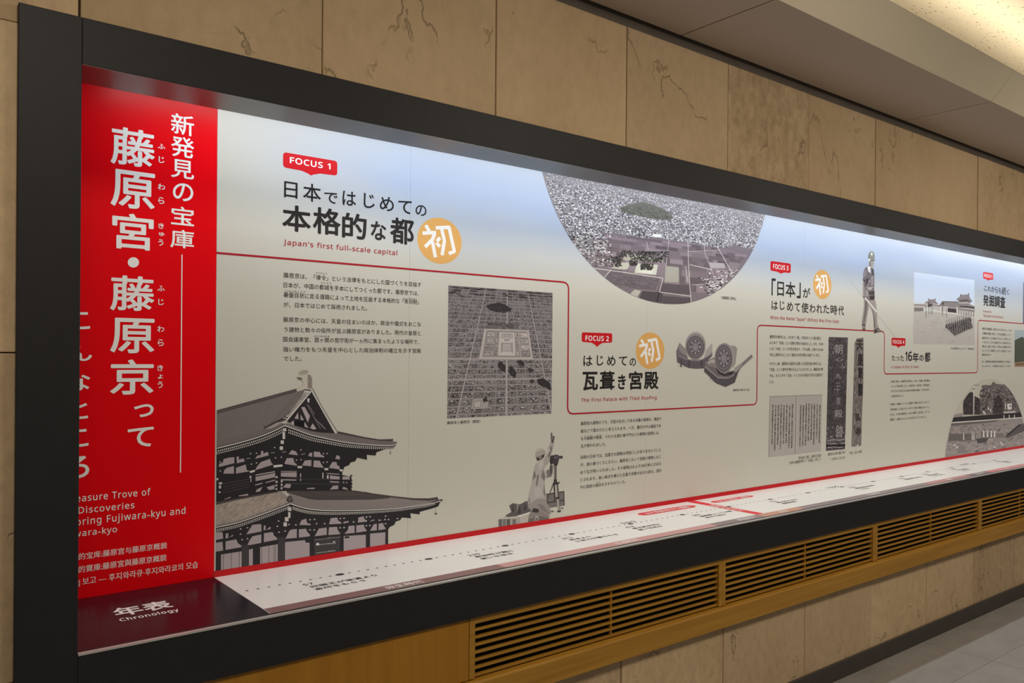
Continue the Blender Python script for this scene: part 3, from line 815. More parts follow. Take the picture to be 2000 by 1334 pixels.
def band(a, pts, o0, o1, col, layer, T=None, e0=None, e1=None):
    # strip between two vertical offsets of a curve (optionally other offsets at its end)
    n = len(pts) - 1
    e0 = o0 if e0 is None else e0; e1 = o1 if e1 is None else e1
    for i in range(n):
        p, q = pts[i], pts[i + 1]; s, t = i / n, (i + 1) / n
        a.poly([(p[0], p[1] + o0 + (e0 - o0) * s), (q[0], q[1] + o0 + (e0 - o0) * t), (q[0], q[1] + o1 + (e1 - o1) * t), (p[0], p[1] + o1 + (e1 - o1) * s)], col, layer, T)

# ---------------- the two-storey palace hall
def palace():
    A1, A2, A3, A4 = (6.352, 415, 715), (6.352, 560, 800), (6.67, 415, 920), (8.339, 640, 940)
    px = lambda p, T: (p[0] / T[0] + T[1], p[1] / T[0] + T[2])
    P = lambda L, T: [px(p, T) for p in L]
    a = Art()
    DK, MID, LT, PNL = (40, 37, 40), (103, 94, 93), (204, 195, 190), (152, 139, 141)
    XL = 421.3
    # --- lower storey: dark body
    eL = smooth(P([(38, 735), (300, 680), (500, 615), (700, 545), (870, 480), (1015, 425)], A3))
    eR = smooth(P([(1015, 425), (1150, 470), (1300, 500), (1534, 515)], A3) + P([(300, 478), (700, 468), (1100, 445), (1400, 410), (1650, 375), (1840, 322)], A4))
    body = eL + eR + P([(1800, 410), (1680, 450), (1500, 498), (1500, 540), (1345, 522), (1358, 604), (1210, 590), (1180, 635), (1110, 655), (1085, 710), (1010, 745), (985, 790), (985, 1050)], A4) + P([(0, 1196)], A4) + P([(38, 1312)], A3)
    a.poly(body, DK, 1)
    for L in ([(30, 800), (130, 795), (140, 880), (34, 900)], [(34, 935), (130, 920), (138, 1035), (34, 1052)], [(170, 915), (310, 890), (330, 940), (375, 970), (375, 992), (170, 1027)],
              [(440, 826), (520, 700), (635, 690), (638, 786)], [(450, 970), (490, 890), (520, 850), (635, 825), (635, 936)], [(668, 927), (670, 810), (785, 795), (800, 840), (840, 870), (846, 892)],
              [(950, 882), (1000, 780), (1030, 760), (1098, 755), (1098, 870)], [(1125, 867), (1125, 760), (1215, 750), (1240, 800), (1270, 830), (1265, 850)], [(1330, 850), (1385, 750), (1488, 735), (1488, 830)],
              [(1130, 702), (1160, 640), (1220, 620), (1230, 675), (1280, 690), (1280, 705)], [(945, 925), (1205, 900), (1210, 930), (1265, 935), (1265, 1132), (945, 1182)],
              [(110, 1088), (380, 1045), (378, 1255), (110, 1306)], [(475, 1022), (525, 1012), (525, 1240), (475, 1250)], [(620, 992), (850, 952), (850, 1190), (620, 1227)],
              [(665, 770), (668, 710), (692, 710), (692, 770)], [(700, 765), (745, 730), (760, 730), (755, 755)], [(170, 880), (172, 815), (205, 808), (205, 872)], [(215, 865), (262, 830), (272, 845)]):
        a.poly(L, PNL, 3, A3)
    for x in (140, 245, 350): a.poly([(x - 3, 1080 - (x - 140) * .15), (x + 3, 1080 - (x - 140) * .15), (x + 3, 1300 - (x - 140) * .17), (x - 3, 1300 - (x - 140) * .17)], (84, 74, 76), 4, A3)
    for x in (640, 733, 800, 820): a.poly([(x - 3, 990 - (x - 620) * .17), (x + 3, 990 - (x - 620) * .17), (x + 3, 1224 - (x - 620) * .16), (x - 3, 1224 - (x - 620) * .16)], (84, 74, 76), 4, A3)
    a.poly([(380, 960), (470, 960), (470, 1252), (380, 1262)], (58, 54, 56), 3, A3); a.poly([(855, 860), (942, 860), (942, 1184), (855, 1196)], (58, 54, 56), 3, A3)
    for L in ([(20, 700), (50, 600), (155, 590), (170, 640), (220, 665), (220, 692)], [(10, 875), (20, 750), (150, 740), (165, 800), (200, 840), (200, 862)], [(270, 857), (330, 790), (340, 730), (435, 720), (438, 840)],
              [(465, 837), (465, 720), (585, 705), (600, 760), (630, 790), (630, 812)], [(490, 672), (500, 590), (585, 570), (600, 620), (640, 635), (640, 657)], [(690, 805), (750, 700), (800, 690), (800, 800)],
              [(825, 797), (830, 690), (900, 680), (915, 730), (940, 760), (940, 780)], [(260, 892), (620, 870), (620, 1105), (260, 1162)], [(690, 852), (940, 830), (935, 1055), (690, 1092)],
              [(255, 660), (330, 645), (350, 665), (255, 690)], [(690, 650), (745, 620), (765, 635), (690, 655)], [(825, 620), (885, 632), (830, 650)]):
        a.poly(L, PNL, 3, A4)
    a.poly([(275, 900), (350, 893), (350, 925), (275, 930)], DK, 4, A4)
    a.poly([(1325, 890), (1534, 870), (1534, 880), (1325, 902)], (110, 106, 104), 4, A3); a.poly([(0, 915), (205, 900), (205, 915), (0, 930)], (110, 106, 104), 4, A4)
    a.poly([(1325, 905), (1534, 885), (1534, 1085), (1325, 1115)], (58, 56, 57), 3, A3); a.poly([(0, 935), (200, 918), (200, 1150), (0, 1190)], (58, 56, 57), 3, A4)
    for i in range(9):
        a.ell(1358 + i * 20, 962 - i * 2.2, 5, 6, LT, 5, 8, A3); a.ell(1358 + i * 20, 1068 - i * 2.6, 5, 6, LT, 5, 8, A3)
    for i in range(5):
        a.ell(18 + i * 26, 1016 - i * 2, 7, 8, LT, 5, 8, A4); a.ell(18 + i * 24, 1138 - i * 2, 7, 8, LT, 5, 8, A4)
    a.poly([(85, 985), (115, 972), (122, 990), (85, 996)], LT, 5, A4); a.poly([(1350, 940), (1385, 935), (1390, 965), (1350, 970)], LT, 5, A3)
    # small lit ends of bracket arms
    for T, L in ((A3, [(365, 752), (455, 738), (365, 820), (385, 892), (455, 880), (860, 650), (845, 718), (865, 795), (945, 780), (1270, 632), (1328, 628), (1270, 765), (1325, 765), (1355, 685), (1460, 684), (995, 695), (1085, 700)]),
                 (A4, [(205, 605), (265, 600), (200, 755), (265, 752), (630, 580), (688, 575), (628, 722), (685, 718), (942, 565), (940, 690), (930, 620), (990, 620), (1135, 605), (420, 660)])):
        for x, y in L:
            s = 1.25 if T is A4 else 1.0
            a.poly([(x - 14 * s, y + 9 * s), (x - 3, y - 10 * s), (x + 6 * s, y - 7 * s), (x + 15 * s, y + 8 * s)], (168, 158, 158), 4, T)
    for x0, y0, x1, y1 in ((982, 470, 1028, 520), (985, 535, 1015, 610), (942, 600, 990, 655), (925, 668, 968, 720)): a.rect(x0, y0, x1, y1, (186, 176, 172), 5, A3)
    # lower roof surfaces
    a.poly(P([(38, 440), (300, 376), (600, 321), (850, 268), (960, 388), (1000, 396)], A3) + [(x, y - 3.2) for x, y in reversed(eL)], (150, 136, 127), 2)
    for _ in range(420):
        t = rnd.random(); u = rnd.random()
        e = eL[int(t * (len(eL) - 1))]; top = px((38 + 812 * t, 440 - 172 * t), A3)
        p = lerp(top, (e[0], e[1] - 4), u); l = rnd.uniform(3, 9); g = rnd.choice([(118, 104, 96), (176, 162, 150), (132, 118, 110), (164, 150, 140)])
        if p[0] < XL + 1 or p[0] - l < XL: continue
        a.poly([p, (p[0] - l, p[1] + l * .75), (p[0] - l, p[1] + l * .75 + .9), (p[0], p[1] + .9)], g, 3)
    a.poly([(38, 392), (300, 346), (600, 287), (845, 240), (852, 275), (600, 323), (300, 379), (38, 442)], (72, 64, 63), 4, A3)
    a.poly([(850, 265), (880, 245), (1040, 390), (1000, 402), (960, 386)], (142, 130, 126), 5, A3)
    for k in range(7): a.line([(858 + 20 * k, 270 + 18 * k), (884 + 22 * k, 252 + 20 * k)], 4, (104, 94, 92), 6, A3)
    eRo = [(x, y - 2.6) for x, y in eR]
    low = P([(20, 1040), (280, 1112), (380, 1124), (1060, 1118), (1330, 1095)], A2) + P([(1300, 300), (1800, 322), (1872, 314)], A4)
    a.poly(low + list(reversed(eRo)) + P([(1040, 395)], A3), (126, 115, 113), 2)
    for i, (p, d) in enumerate(along(eRo, 90)):
        t = i / 90
        top = px((20 + 1310 * min(1, t * 1.25), 1045 + 75 * min(1, t * 5) - 20 * max(0, t - .75) * 4), A2)
        if p[0] > 868: continue
        a.line([(p[0] - 0.5, p[1]), lerp(p, (p[0] - (4 if t < .5 else 1), top[1] + 1), 0.8)], 0.0, (104, 95, 95), 3) if False else a.poly([(p[0], p[1]), (p[0] + .45, p[1]), lerp((p[0] + .45, p[1]), (p[0] - 2, top[1] + 2), .85), lerp(p, (p[0] - 2.4, top[1] + 2), .85)], (106, 97, 97), 3)
    a.poly([(0, 1005), (820, 1003), (1330, 1083), (1260, 1100), (1060, 1118), (380, 1122), (280, 1110), (0, 1030)], (72, 64, 63), 4, A2)
    for k in range(16): a.line([(60 + 60 * k, 1015 + rnd.uniform(0, 10)), (190 + 70 * k, 1060 + rnd.uniform(0, 25))], 3, (92, 82, 80), 5, A2)
    a.poly([(440, 150), (720, 195), (1080, 243), (1400, 276), (1650, 278), (1790, 255), (1800, 302), (1650, 314), (1400, 306), (1080, 268), (700, 222), (400, 165)], (70, 62, 62), 5, A4)
    a.poly([(1800, 300), (1860, 292), (1880, 305), (1850, 330), (1780, 345), (1650, 340)], (70, 62, 62), 5, A4)
    a.poly([(962, 388), (975, 345), (990, 322), (1030, 328), (1045, 375), (1040, 402), (1000, 408)], (62, 56, 56), 7, A3); a.ell(1008, 362, 18, 24, (120, 110, 108), 8, 14, A3); a.ell(1008, 362, 10, 14, (62, 56, 56), 9, 12, A3)
    # eaves of the lower roof
    band(a, eL, -3.6, -0.8, (58, 52, 53), 5); band(a, eR, -3.6, -0.6, (58, 52, 53), 5, None, -1.6, -0.6)
    dashes(a, eL, 46, -3.4, -1.4, 1, 1, (150, 140, 136), 6); dashes(a, eR, 96, -3.4, -1.4, 1, 0.5, (160, 150, 148), 6)
    band(a, eL, -0.8, 0.9, LT, 7); band(a, eR, -0.8, 0.9, LT, 7, None, -0.5, 0.5)
    dashes(a, eL, 40, 3.6, 6.4, 1, 1, (192, 183, 178), 6, -1.0); dashes(a, [(x + .8, y) for x, y in eL], 40, 6.8, 9.4, 1, 1, (176, 168, 164), 6, -1.0)
    dashes(a, eR[2:-3], 84, 3.8, 6.6, 1, 0.4, (196, 187, 182), 6, -1.2); dashes(a, eR[2:-3], 84, 7.4, 9.8, 1, 0.4, (178, 170, 166), 6, -1.2)
    # wind bell
    a.line([(1760, 420), (1758, 500)], 3, DK, 2, A4) if False else a.rect(1756, 430, 1761, 500, (90, 84, 84), 2, A4)
    a.poly([(1735, 536), (1750, 515), (1775, 515), (1788, 530), (1765, 542)], (64, 58, 58), 2, A4)
    # --- upper storey
    uL = smooth(P([(45, 1022), (300, 960), (560, 885), (750, 810), (895, 738)], A1))
    uR = smooth(P([(895, 738)], A1) + P([(150, 262), (300, 316), (480, 357), (700, 402), (940, 431), (1200, 446), (1330, 440), (1380, 406)], A2))
    a.poly(uL + uR + P([(1325, 482), (1225, 488), (1112, 530), (1102, 570), (990, 560), (998, 622), (872, 596), (850, 640), (792, 655), (772, 690), (712, 712), (700, 768), (688, 775), (688, 812), (790, 830), (790, 805), (800, 805), (800, 815), (822, 816), (800, 835), (805, 870), (822, 878), (800, 890), (818, 925), (800, 940), (815, 960), (800, 975), (812, 1005), (0, 1008)], A2) + P([(845, 262), (600, 300), (38, 405)], A3), DK, 6)
    for L in ([(135, 1155), (200, 1135), (270, 1130), (270, 1205), (80, 1252), (80, 1215), (130, 1195)], [(300, 1165), (385, 1145), (400, 1182), (300, 1207)], [(135, 1334), (145, 1290), (180, 1260), (265, 1240), (265, 1334)],
              [(290, 1334), (292, 1262), (410, 1220), (425, 1290), (462, 1305)], [(525, 1152), (555, 1112), (600, 1100), (600, 1055), (628, 1050), (630, 1085), (685, 1062), (697, 1107)], [(530, 1292), (545, 1255), (600, 1190), (710, 1150), (730, 1200), (752, 1222)],
              [(942, 1092), (985, 1040), (1035, 1060), (1060, 1107)], [(890, 1212), (920, 1142), (1000, 1140), (1015, 1195), (1045, 1220), (1045, 1237)], [(1110, 1232), (1145, 1170), (1225, 1165), (1225, 1242)],
              [(1250, 1252), (1255, 1170), (1330, 1175), (1345, 1210), (1380, 1262)], [(1185, 1112), (1210, 1072), (1235, 1077), (1235, 1127)], [(1255, 1125), (1255, 1060), (1330, 1065), (1345, 1100), (1385, 1117), (1385, 1132)], [(298, 1125), (325, 1120), (325, 1165), (298, 1168)]):
        a.poly(L, PNL, 8, A1)
    for L in ([(600, 612), (620, 565), (655, 577), (660, 617)], [(520, 722), (565, 650), (615, 650), (625, 690), (655, 707), (655, 742)], [(535, 815), (655, 830), (655, 867), (535, 862)], [(495, 786), (655, 797), (655, 808), (495, 798)],
              [(535, 886), (650, 893), (650, 908), (535, 903)], [(535, 992), (572, 945), (640, 940), (635, 987)], [(688, 985), (700, 958), (735, 968), (762, 995)], [(690, 830), (780, 828), (780, 868), (690, 868)], [(0, 972), (15, 925), (50, 930), (45, 967)],
              [(690, 905), (710, 888), (714, 915)], [(730, 915), (745, 890), (752, 912)], [(250, 972), (350, 968), (340, 985), (250, 985)]):
        a.poly(L, PNL, 8, A2)
    for L in ([(560, 75), (815, 25), (815, 80), (560, 132)], [(560, 45), (810, 0), (815, 15), (560, 60)], [(555, 175), (650, 150), (650, 165), (555, 190)], [(690, 145), (815, 110), (815, 125), (690, 157)], [(560, 275), (575, 240), (650, 205), (620, 265)],
              [(700, 212), (810, 180), (805, 237), (740, 247)], [(890, 20), (1095, 15), (1095, 80), (890, 72)], [(890, 0), (1095, 0), (1095, 8), (890, 10)], [(890, 105), (1090, 110), (1090, 125), (890, 120)], [(915, 212), (960, 165), (1020, 170), (1000, 222)],
              [(340, 318), (465, 295), (460, 320), (345, 328)], [(150, 365), (230, 335), (240, 345), (160, 370)]):
        a.poly(L, PNL, 8, A3)
    for L, T in (([(755, 1230), (865, 1220), (868, 1246), (757, 1259)], A1), ([(460, 1302), (525, 1285), (525, 1311), (465, 1327)], A1), ([(1055, 1240), (1110, 1240), (1110, 1266), (1055, 1266)], A1), ([(1388, 1266), (1435, 1266), (1435, 1291), (1388, 1291)], A1), ([(655, 740), (697, 742), (697, 766), (655, 764)], A2),
                 ([(40, 95), (75, 92), (75, 118), (40, 120)], A3)):
        a.poly(L, (188, 180, 174), 9, T)
    for x0, y0, x1, y1 in ((820, 66, 846, 92), (820, 128, 846, 154), (820, 176, 842, 200), (820, 222, 842, 245), (890, 120, 912, 148), (888, 165, 910, 192), (888, 210, 910, 238), (80, 146, 125, 172), (82, 186, 110, 228), (80, 265, 105, 286), (482, 62, 505, 92), (494, 100, 506, 142), (1142, 30, 1153, 82), (1142, 100, 1153, 128), (1430, 22, 1444, 96), (1488, 55, 1512, 98)):
        a.rect(x0, y0, x1, y1, (178, 168, 166), 9, A3)
    for k in range(4): a.line([(140, 170 + 38 * k), (480, 100 + 34 * k)], 7, (76, 70, 72), 8, A3)
    for y in (855, 915): a.line([(0, y), (660, y + 12)], 6, (70, 65, 68), 7, A2)
    for x, y in ((470, 1085), (545, 1080), (480, 1215), (545, 1200), (1095, 1040), (1040, 1165), (1098, 1160), (1375, 1085), (1420, 1085), (1375, 1195), (1420, 1190), (780, 1138), (852, 1130), (95, 1190), (95, 1300), (770, 1010)):
        a.poly([(x - 12, y + 8), (x - 3, y - 10), (x + 6, y - 7), (x + 13, y + 7)], (160, 150, 152), 8, A1)
    for x, y in ((440, 1145), (745, 1075), (885, 1065), (1120, 1092)): a.line([(x - 22, y + 4), (x + 28, y - 4)], 7, (160, 150, 152), 8, A1)
    # main roof plane with rows of tile
    roof = P([(48, 590), (1100, 308), (1140, 288), (1062, 420), (960, 560), (862, 655), (800, 690), (880, 712)], A1) + [(x, y - 3.4) for x, y in reversed(uL)]
    a.poly(roof, (108, 98, 97), 7)
    n = 62
    for i in range(-34, n):
        t = i / n
        x, y = 48 + 1052 * t, 590 - 282 * t
        pts = []
        ang0 = 0.80 - 0.16 * max(0, t)
        for k in range(40):
            ang = ang0 + 0.05 * k / 40
            if x >= 50: pts.append((x, y))
            x -= 18 * math.cos(ang + .18); y += 18 * math.sin(ang + .18)
            ey = 1005 - (x - 45) * .20 - max(0, x - 400) * .12 - max(0, x - 650) * .12
            gx_ = 1140 - max(0, (y - 290)) * .62
            if y > ey - 70: break
            if x < 50: break
        pts = [p for p in pts if p[0] < 1135 - (p[1] - 290) * .66]
        if len(pts) > 1:
            for p, q in zip(pts, pts[1:]):
                a.poly([(p[0], p[1]), (q[0], q[1]), (q[0] - 6.5, q[1]), (p[0] - 6.5, p[1])], (62, 55, 56), 8, A1)
                a.poly([(p[0] - 6.5, p[1]), (q[0] - 6.5, q[1]), (q[0] - 10.5, q[1]), (p[0] - 10.5, p[1])], (158, 147, 145), 8, A1)
    a.poly([(48, 548), (1040, 280), (1046, 318), (48, 592)], (72, 63, 63), 9, A1); a.poly([(48, 568), (1042, 296), (1043, 303), (48, 576)], (104, 94, 92), 10, A1)
    # owl-tail ridge ornament
    a.poly([(1045, 320), (1045, 283), (1110, 250), (1125, 215), (1115, 180), (1060, 162), (1040, 135), (1075, 130), (1092, 115), (1070, 70), (1122, 45), (1192, 50), (1170, 100), (1210, 110), (1232, 150), (1237, 275), (1140, 288)], (178, 168, 155), 10, A1)
    a.poly([(1178, 105), (1215, 112), (1236, 155), (1233, 275), (1180, 272)], (128, 117, 110), 11, A1); a.poly([(1045, 136), (1108, 145), (1116, 172), (1062, 162)], (98, 90, 86), 11, A1); a.poly([(1075, 72), (1122, 50), (1188, 56), (1168, 98), (1100, 110)], (150, 139, 126), 11, A1)
    # descending gable ridge
    a.poly([(1140, 288), (1222, 300), (1130, 425), (1020, 562), (930, 662), (800, 706), (790, 680), (872, 640), (985, 540), (1062, 430)], (62, 56, 56), 9, A1)
    for i in range(23):
        t = i / 22
        p = smooth([(1140, 300), (1065, 430), (985, 545), (872, 645)], 8); q = smooth([(1212, 312), (1125, 425), (1018, 560), (930, 660)], 8)
        u, v = p[int(t * 23)], q[int(t * 23)]
        a.poly([u, v, (v[0] - 6, v[1] + 8), (u[0] - 6, u[1] + 8)], (198, 188, 182), 10, A1)
    a.poly([(630, 730), (652, 752), (792, 676), (805, 704), (642, 782)], (66, 59, 59), 9, A1); a.poly([(645, 782), (800, 700), (845, 690), (860, 705), (740, 770)], (150, 139, 135), 9, A1)
    # gable
    ft = px((600, 292), A2)
    a.poly(P([(1222, 305), (915, 682), (1010, 735), (1200, 800)], A1) + P([(400, 288)], A2) + [ft], (44, 40, 42), 8)
    for L in ([(1100, 512), (1140, 505), (1208, 620), (1182, 702)], [(1015, 652), (1060, 572), (1066, 657)], [(1092, 600), (1132, 672), (1092, 668)], [(965, 702), (1008, 672), (1012, 742), (985, 730)], [(1140, 690), (1192, 772), (1140, 750)], [(1210, 765), (1242, 710), (1290, 780), (1245, 787)]):
        a.poly(L, (160, 148, 150), 9, A1)
    a.poly([(1012, 672), (1135, 682), (1135, 757), (1017, 737)], (26, 25, 26), 10, A1)
    a.poly([(1175, 402), (1205, 402), (1196, 457), (1176, 442)], (188, 178, 174), 10, A1)
    for p, q in (((1165, 470), (1335, 775)), ((1185, 480), (1262, 600)), ((1255, 640), (1395, 785)), ((1310, 690), (1400, 782))): a.poly([p, (p[0] + 7, p[1]), (q[0] + 7, q[1]), q], (128, 119, 121), 9, A1)
    ap = px((1222, 308), A1)
    a.poly([ap, (ap[0] + 2.4, ap[1]), (ft[0] + 2.2, ft[1] - 1), (ft[0] - .8, ft[1])], (190, 180, 176), 11); a.poly([ap, (ap[0] + .3, ap[1] + 2.4), px((918, 688), A1), px((912, 672), A1)], (198, 188, 184), 11)
    e0, e1 = px((1242, 282), A1), px((628, 272), A2)
    for i in range(30):
        p = lerp(e0, e1, i / 30); bow = -2.2 * math.sin(PI * i / 30)
        a.ell(p[0] + bow, p[1], 1.25, 1.0, (60, 54, 54), 11, 8)
    a.poly([e0, (e0[0] + .1, e0[1] + 3), (e1[0] - 1.2, e1[1] + 1), e1, lerp(e0, e1, .5)], (70, 63, 63), 8) if False else None
    # right eave of the upper roof
    top = P([(0, 168), (130, 207), (300, 265), (420, 285), (610, 296), (645, 280), (960, 348), (1310, 392), (1378, 405)], A2)
    a.poly(top + [(x, y - 1) for x, y in reversed(uR[:-1])], (106, 97, 97), 9)
    a.poly([(618, 266), (800, 305), (960, 340), (1150, 370), (1308, 366), (1318, 355), (1316, 390), (1150, 387), (960, 357), (640, 297)], (66, 59, 60), 11, A2)
    band(a, uL, -4.2, -0.8, (58, 52, 53), 10); band(a, uR[:-3], -4.4, -0.8, (58, 52, 53), 10, None, -2.2, -0.6)
    dashes(a, uL, 38, -4.0, -1.6, 1, 1, (128, 118, 116), 11); dashes(a, uR[:-3], 66, -4.2, -1.6, 1, 0.5, (160, 150, 148), 11)
    band(a, uL, -0.9, 0.9, LT, 12); band(a, uR, -0.9, 0.9, LT, 12, None, -0.5, 0.5)
    dashes(a, uL, 36, 4.2, 7.2, 1, 1, (198, 189, 184), 8, -.4); dashes(a, [(x + 1, y) for x, y in uL[:-1]], 35, 8.6, 11.4, 1, 1, (182, 173, 168), 8, -.4)
    dashes(a, uR[2:-2], 58, 4.4, 7.4, 1, 0.5, (198, 189, 184), 8); dashes(a, uR[2:-5], 54, 9.2, 12.4, 1, 0.5, (182, 173, 168), 8)
    for x0, y0, x1, y1 in ((872, 770, 915, 808), (868, 818, 900, 905), (845, 922, 884, 965), (832, 996, 874, 1040)): a.rect(x0, y0, x1, y1, (184, 175, 170), 9, A1)
    a.rect(1284, 485, 1287, 520, (90, 84, 84), 2, A2); a.ell(1285, 537, 7, 18, (84, 78, 76), 2, 10, A2)
    # keep the printing on its own board
    for i, (u, v, l) in enumerate(a.v):
        if u < XB + 0.004: a.v[i] = (XB + 0.004, v, l)
        if v < ZL + 0.012: a.v[i] = (a.v[i][0], ZL + 0.012, l)
    return a.build('palace_print', mural, 'grey cut-out picture of a two-storey tiled palace hall')
palace()

# ---------------- aerial view of the model city
def city():
    T = (4.764, 865, 550)
    a0 = Art(T=T)
    c00, c11 = a0.map((52, 35)), a0.map((1010, 1225))
    c01, c10 = a0.map((40, 1275)), a0.map((1022, 105))
    U0, U1 = (c00[0] + c01[0]) / 2, (c10[0] + c11[0]) / 2
    V1, V0 = (c00[1] + c10[1]) / 2, (c01[1] + c11[1]) / 2
    a = Art(clip=[(U0, V0), (U1, V0), (U1, V1), (U0, V1)])
    M = lambda u, v: (U0 + u * (U1 - U0), V1 + v * (V0 - V1))
    def q(L, col, l): a.raw([M(*p) for p in L], ink(col), l)
    q([(0, 0), (1, 0), (1, 1), (0, 1)], (100, 92, 92), 1)
    VX, VY = 0.54, -0.76
    X = lambda k, v: VX + 0.1155 * k * (v - VY) / (1.0 - VY)      # avenues meet at a far point
    rows = [1.03, 0.975, 0.915, 0.855, 0.805, 0.755, 0.71, 0.672, 0.628, 0.588, 0.551, 0.50, 0.462, 0.425, 0.388, 0.352, 0.318, 0.285, 0.252, 0.222, 0.193, 0.165, 0.138, 0.112, 0.088, 0.066, 0.044, 0.022, 0.0]
    for r0, r1 in zip(rows, rows[1:]):
        for k in range(-9, 9):
            if r0 <= .552 and r1 >= .30 and -3 <= k < 3: continue
            if X(k + 1, r0) < 0 or X(k, r0) > 1: continue
            m = 0.07
            hgt = (r0 - r1)
            f = lambda s, t: (X(k + m + (1 - 2 * m) * s, r0 - hgt * (0.12 + 0.78 * t)), r0 - hgt * (0.12 + 0.78 * t))
            far = r0 < .10
            g = rnd.uniform(84, 122) if r0 > .3 else rnd.uniform(78, 108)
            q([f(0, 0), f(1, 0), f(1, 1), f(0, 1)], (g + 4, g - 2, g - 1), 2)
            nn = 11 if r0 > .25 else 8
            for _ in range(nn):
                s, t = rnd.uniform(0.02, .85), rnd.uniform(0.03, .75); ww, hh = rnd.uniform(.05, .17), rnd.uniform(.10, .28)
                gg = rnd.choice([186, 176, 162, 52, 42, 36, 150])
                if far: gg = rnd.choice([90, 60, 50, 110, 75])
                q([f(s, t), f(min(1, s + ww), t), f(min(1, s + ww), min(1, t + hh)), f(s, min(1, t + hh))], (gg, gg * .95, gg * .95), 3)
                if gg > 140: q([f(s, t), f(min(1, s + ww), t), f(min(1, s + ww), max(0, t - .1)), f(s, max(0, t - .1))], (58, 52, 53), 4)
    rc = (158, 147, 145)
    for k in range(-9, 10):
        w_ = 0.085 if k == 0 else (0.055 if k in (-4, 4) else 0.022)
        q([(X(k - w_, 1.02), 1.02), (X(k + w_, 1.02), 1.02), (X(k + w_, 0.02), 0.02), (X(k - w_, 0.02), 0.02)], rc, 5)
    for r in rows:
        th = 0.0085 if abs(r - .551) < .001 or abs(r - .71) < .001 else 0.0032 * (0.4 + r)
        q([(0, r - th), (1, r - th), (1, r + th), (0, r + th)], (146, 135, 134), 5)
    for _ in range(60):
        u, v = rnd.random(), rnd.uniform(0, .07); q([(u, v), (u + rnd.uniform(.03, .1), v + .004), (u + .05, v + .012), (u, v + .01)], (58, 52, 54), 5)
    # palace quarter
    q([(X(-3.05, .552), .552), (X(3.05, .552), .552), (X(3.05, .318), .318), (X(-3.05, .318), .318)], (168, 157, 153), 6)
    q([(X(-2.72, .535), .535), (X(2.72, .535), .535), (X(2.72, .328), .328), (X(-2.72, .328), .328)], (104, 96, 95), 7)
    q([(X(-2.68, .532), .532), (X(2.68, .532), .532), (X(2.68, .331), .331), (X(-2.68, .331), .331)], (150, 140, 137), 8)
    def yard(k0, k1, v0, v1, col=(176, 165, 160), l=9):
        q([(X(k0, v1), v1), (X(k1, v1), v1), (X(k1, v0), v0), (X(k0, v0), v0)], (72, 66, 66), l); e = .03
        q([(X(k0 + e, v1 - .002), v1 - .002), (X(k1 - e, v1 - .002), v1 - .002), (X(k1 - e, v0 + .003), v0 + .003), (X(k0 + e, v0 + .003), v0 + .003)], col, l + 1)
    yard(-1.05, 1.05, .335, .527)
    for k0, k1, v0, v1 in ((-.72, -.3, .352, .385), (.3, .72, .352, .385), (-.25, .25, .35, .378), (-.3, .3, .392, .408), (-.55, .55, .425, .49), (-.7, -.6, .42, .50), (.6, .7, .42, .50)): yard(k0, k1, v0, v1, (160, 149, 146), 11)
    for k0 in (-2.6, -1.45, 1.15, 1.75):
        for v0 in (.335, .385, .435, .485):
            yard(k0, k0 + (1.05 if abs(k0) > 1.6 else .32), v0, v0 + .043, rnd.choice([(166, 154, 150), (150, 140, 138), (128, 118, 118)]), 9)
            for _ in range(7):
                kk, vv = k0 + rnd.uniform(.04, .25 if abs(k0) < 1.6 else .9), v0 + rnd.uniform(.006, .032)
                q([(X(kk, vv), vv), (X(kk + .1, vv), vv), (X(kk + .1, vv + .006), vv + .006), (X(kk, vv + .006), vv + .006)], rnd.choice([(58, 52, 52), (190, 180, 175)]), 12)
    q([(X(-2.7, .30), .308), (X(1.6, .30), .308), (X(1.6, .27), .272), (X(-2.7, .27), .272)], (96, 90, 88), 6)
    for _ in range(240):
        k, v = rnd.uniform(-2.7, 1.6), rnd.uniform(.272, .304); q([(X(k, v), v), (X(k + .07, v), v), (X(k + .06, v - .009), v - .009), (X(k, v - .008), v - .008)], rnd.choice([(46, 43, 43), (120, 112, 108), (64, 59, 58)]), 7)
    # wooded hills
    z = lambda L: [((x - 45) / 972, (y - 72) / 1180) for x, y in L]
    for L in ([(375, 232), (430, 212), (490, 198), (545, 210), (612, 250), (605, 272), (540, 284), (470, 282), (410, 272), (385, 245)], [(485, 760), (520, 745), (560, 800), (555, 845), (520, 830), (490, 790)], [(590, 800), (620, 790), (662, 850), (655, 895), (620, 880), (590, 850)],
              [(668, 745), (700, 728), (742, 765), (735, 790), (690, 775)], [(765, 815), (800, 805), (835, 830), (800, 845)], [(868, 915), (930, 905), (1000, 960), (1008, 1030), (960, 1000), (880, 965)], [(790, 925), (820, 915), (838, 940), (810, 955)], [(350, 1095), (380, 1065), (400, 1110), (360, 1120)]):
        q(z(L), (50, 46, 48), 13)
        us = [p[0] for p in z(L)]; vs_ = [p[1] for p in z(L)]
        cu, cv = sum(us) / len(us), sum(vs_) / len(vs_)
        for _ in range(26):
            p = lerp((cu, cv), rnd.choice(z(L)), rnd.uniform(0, .85)); s_ = .008
            q([(p[0], p[1]), (p[0] + s_, p[1] + .002), (p[0] + s_, p[1] + .006), (p[0], p[1] + .005)], rnd.choice([(36, 34, 36), (66, 61, 62), (78, 73, 72)]), 14)
    yard(-3.0, -1.55, .855, .94, (150, 140, 138), 9); yard(-2.8, -2.2, .875, .925, (166, 155, 150), 11)
    return a.build('model_city_photo', mural, 'grey rectangular aerial photo of a model city laid out in a grid')
city()

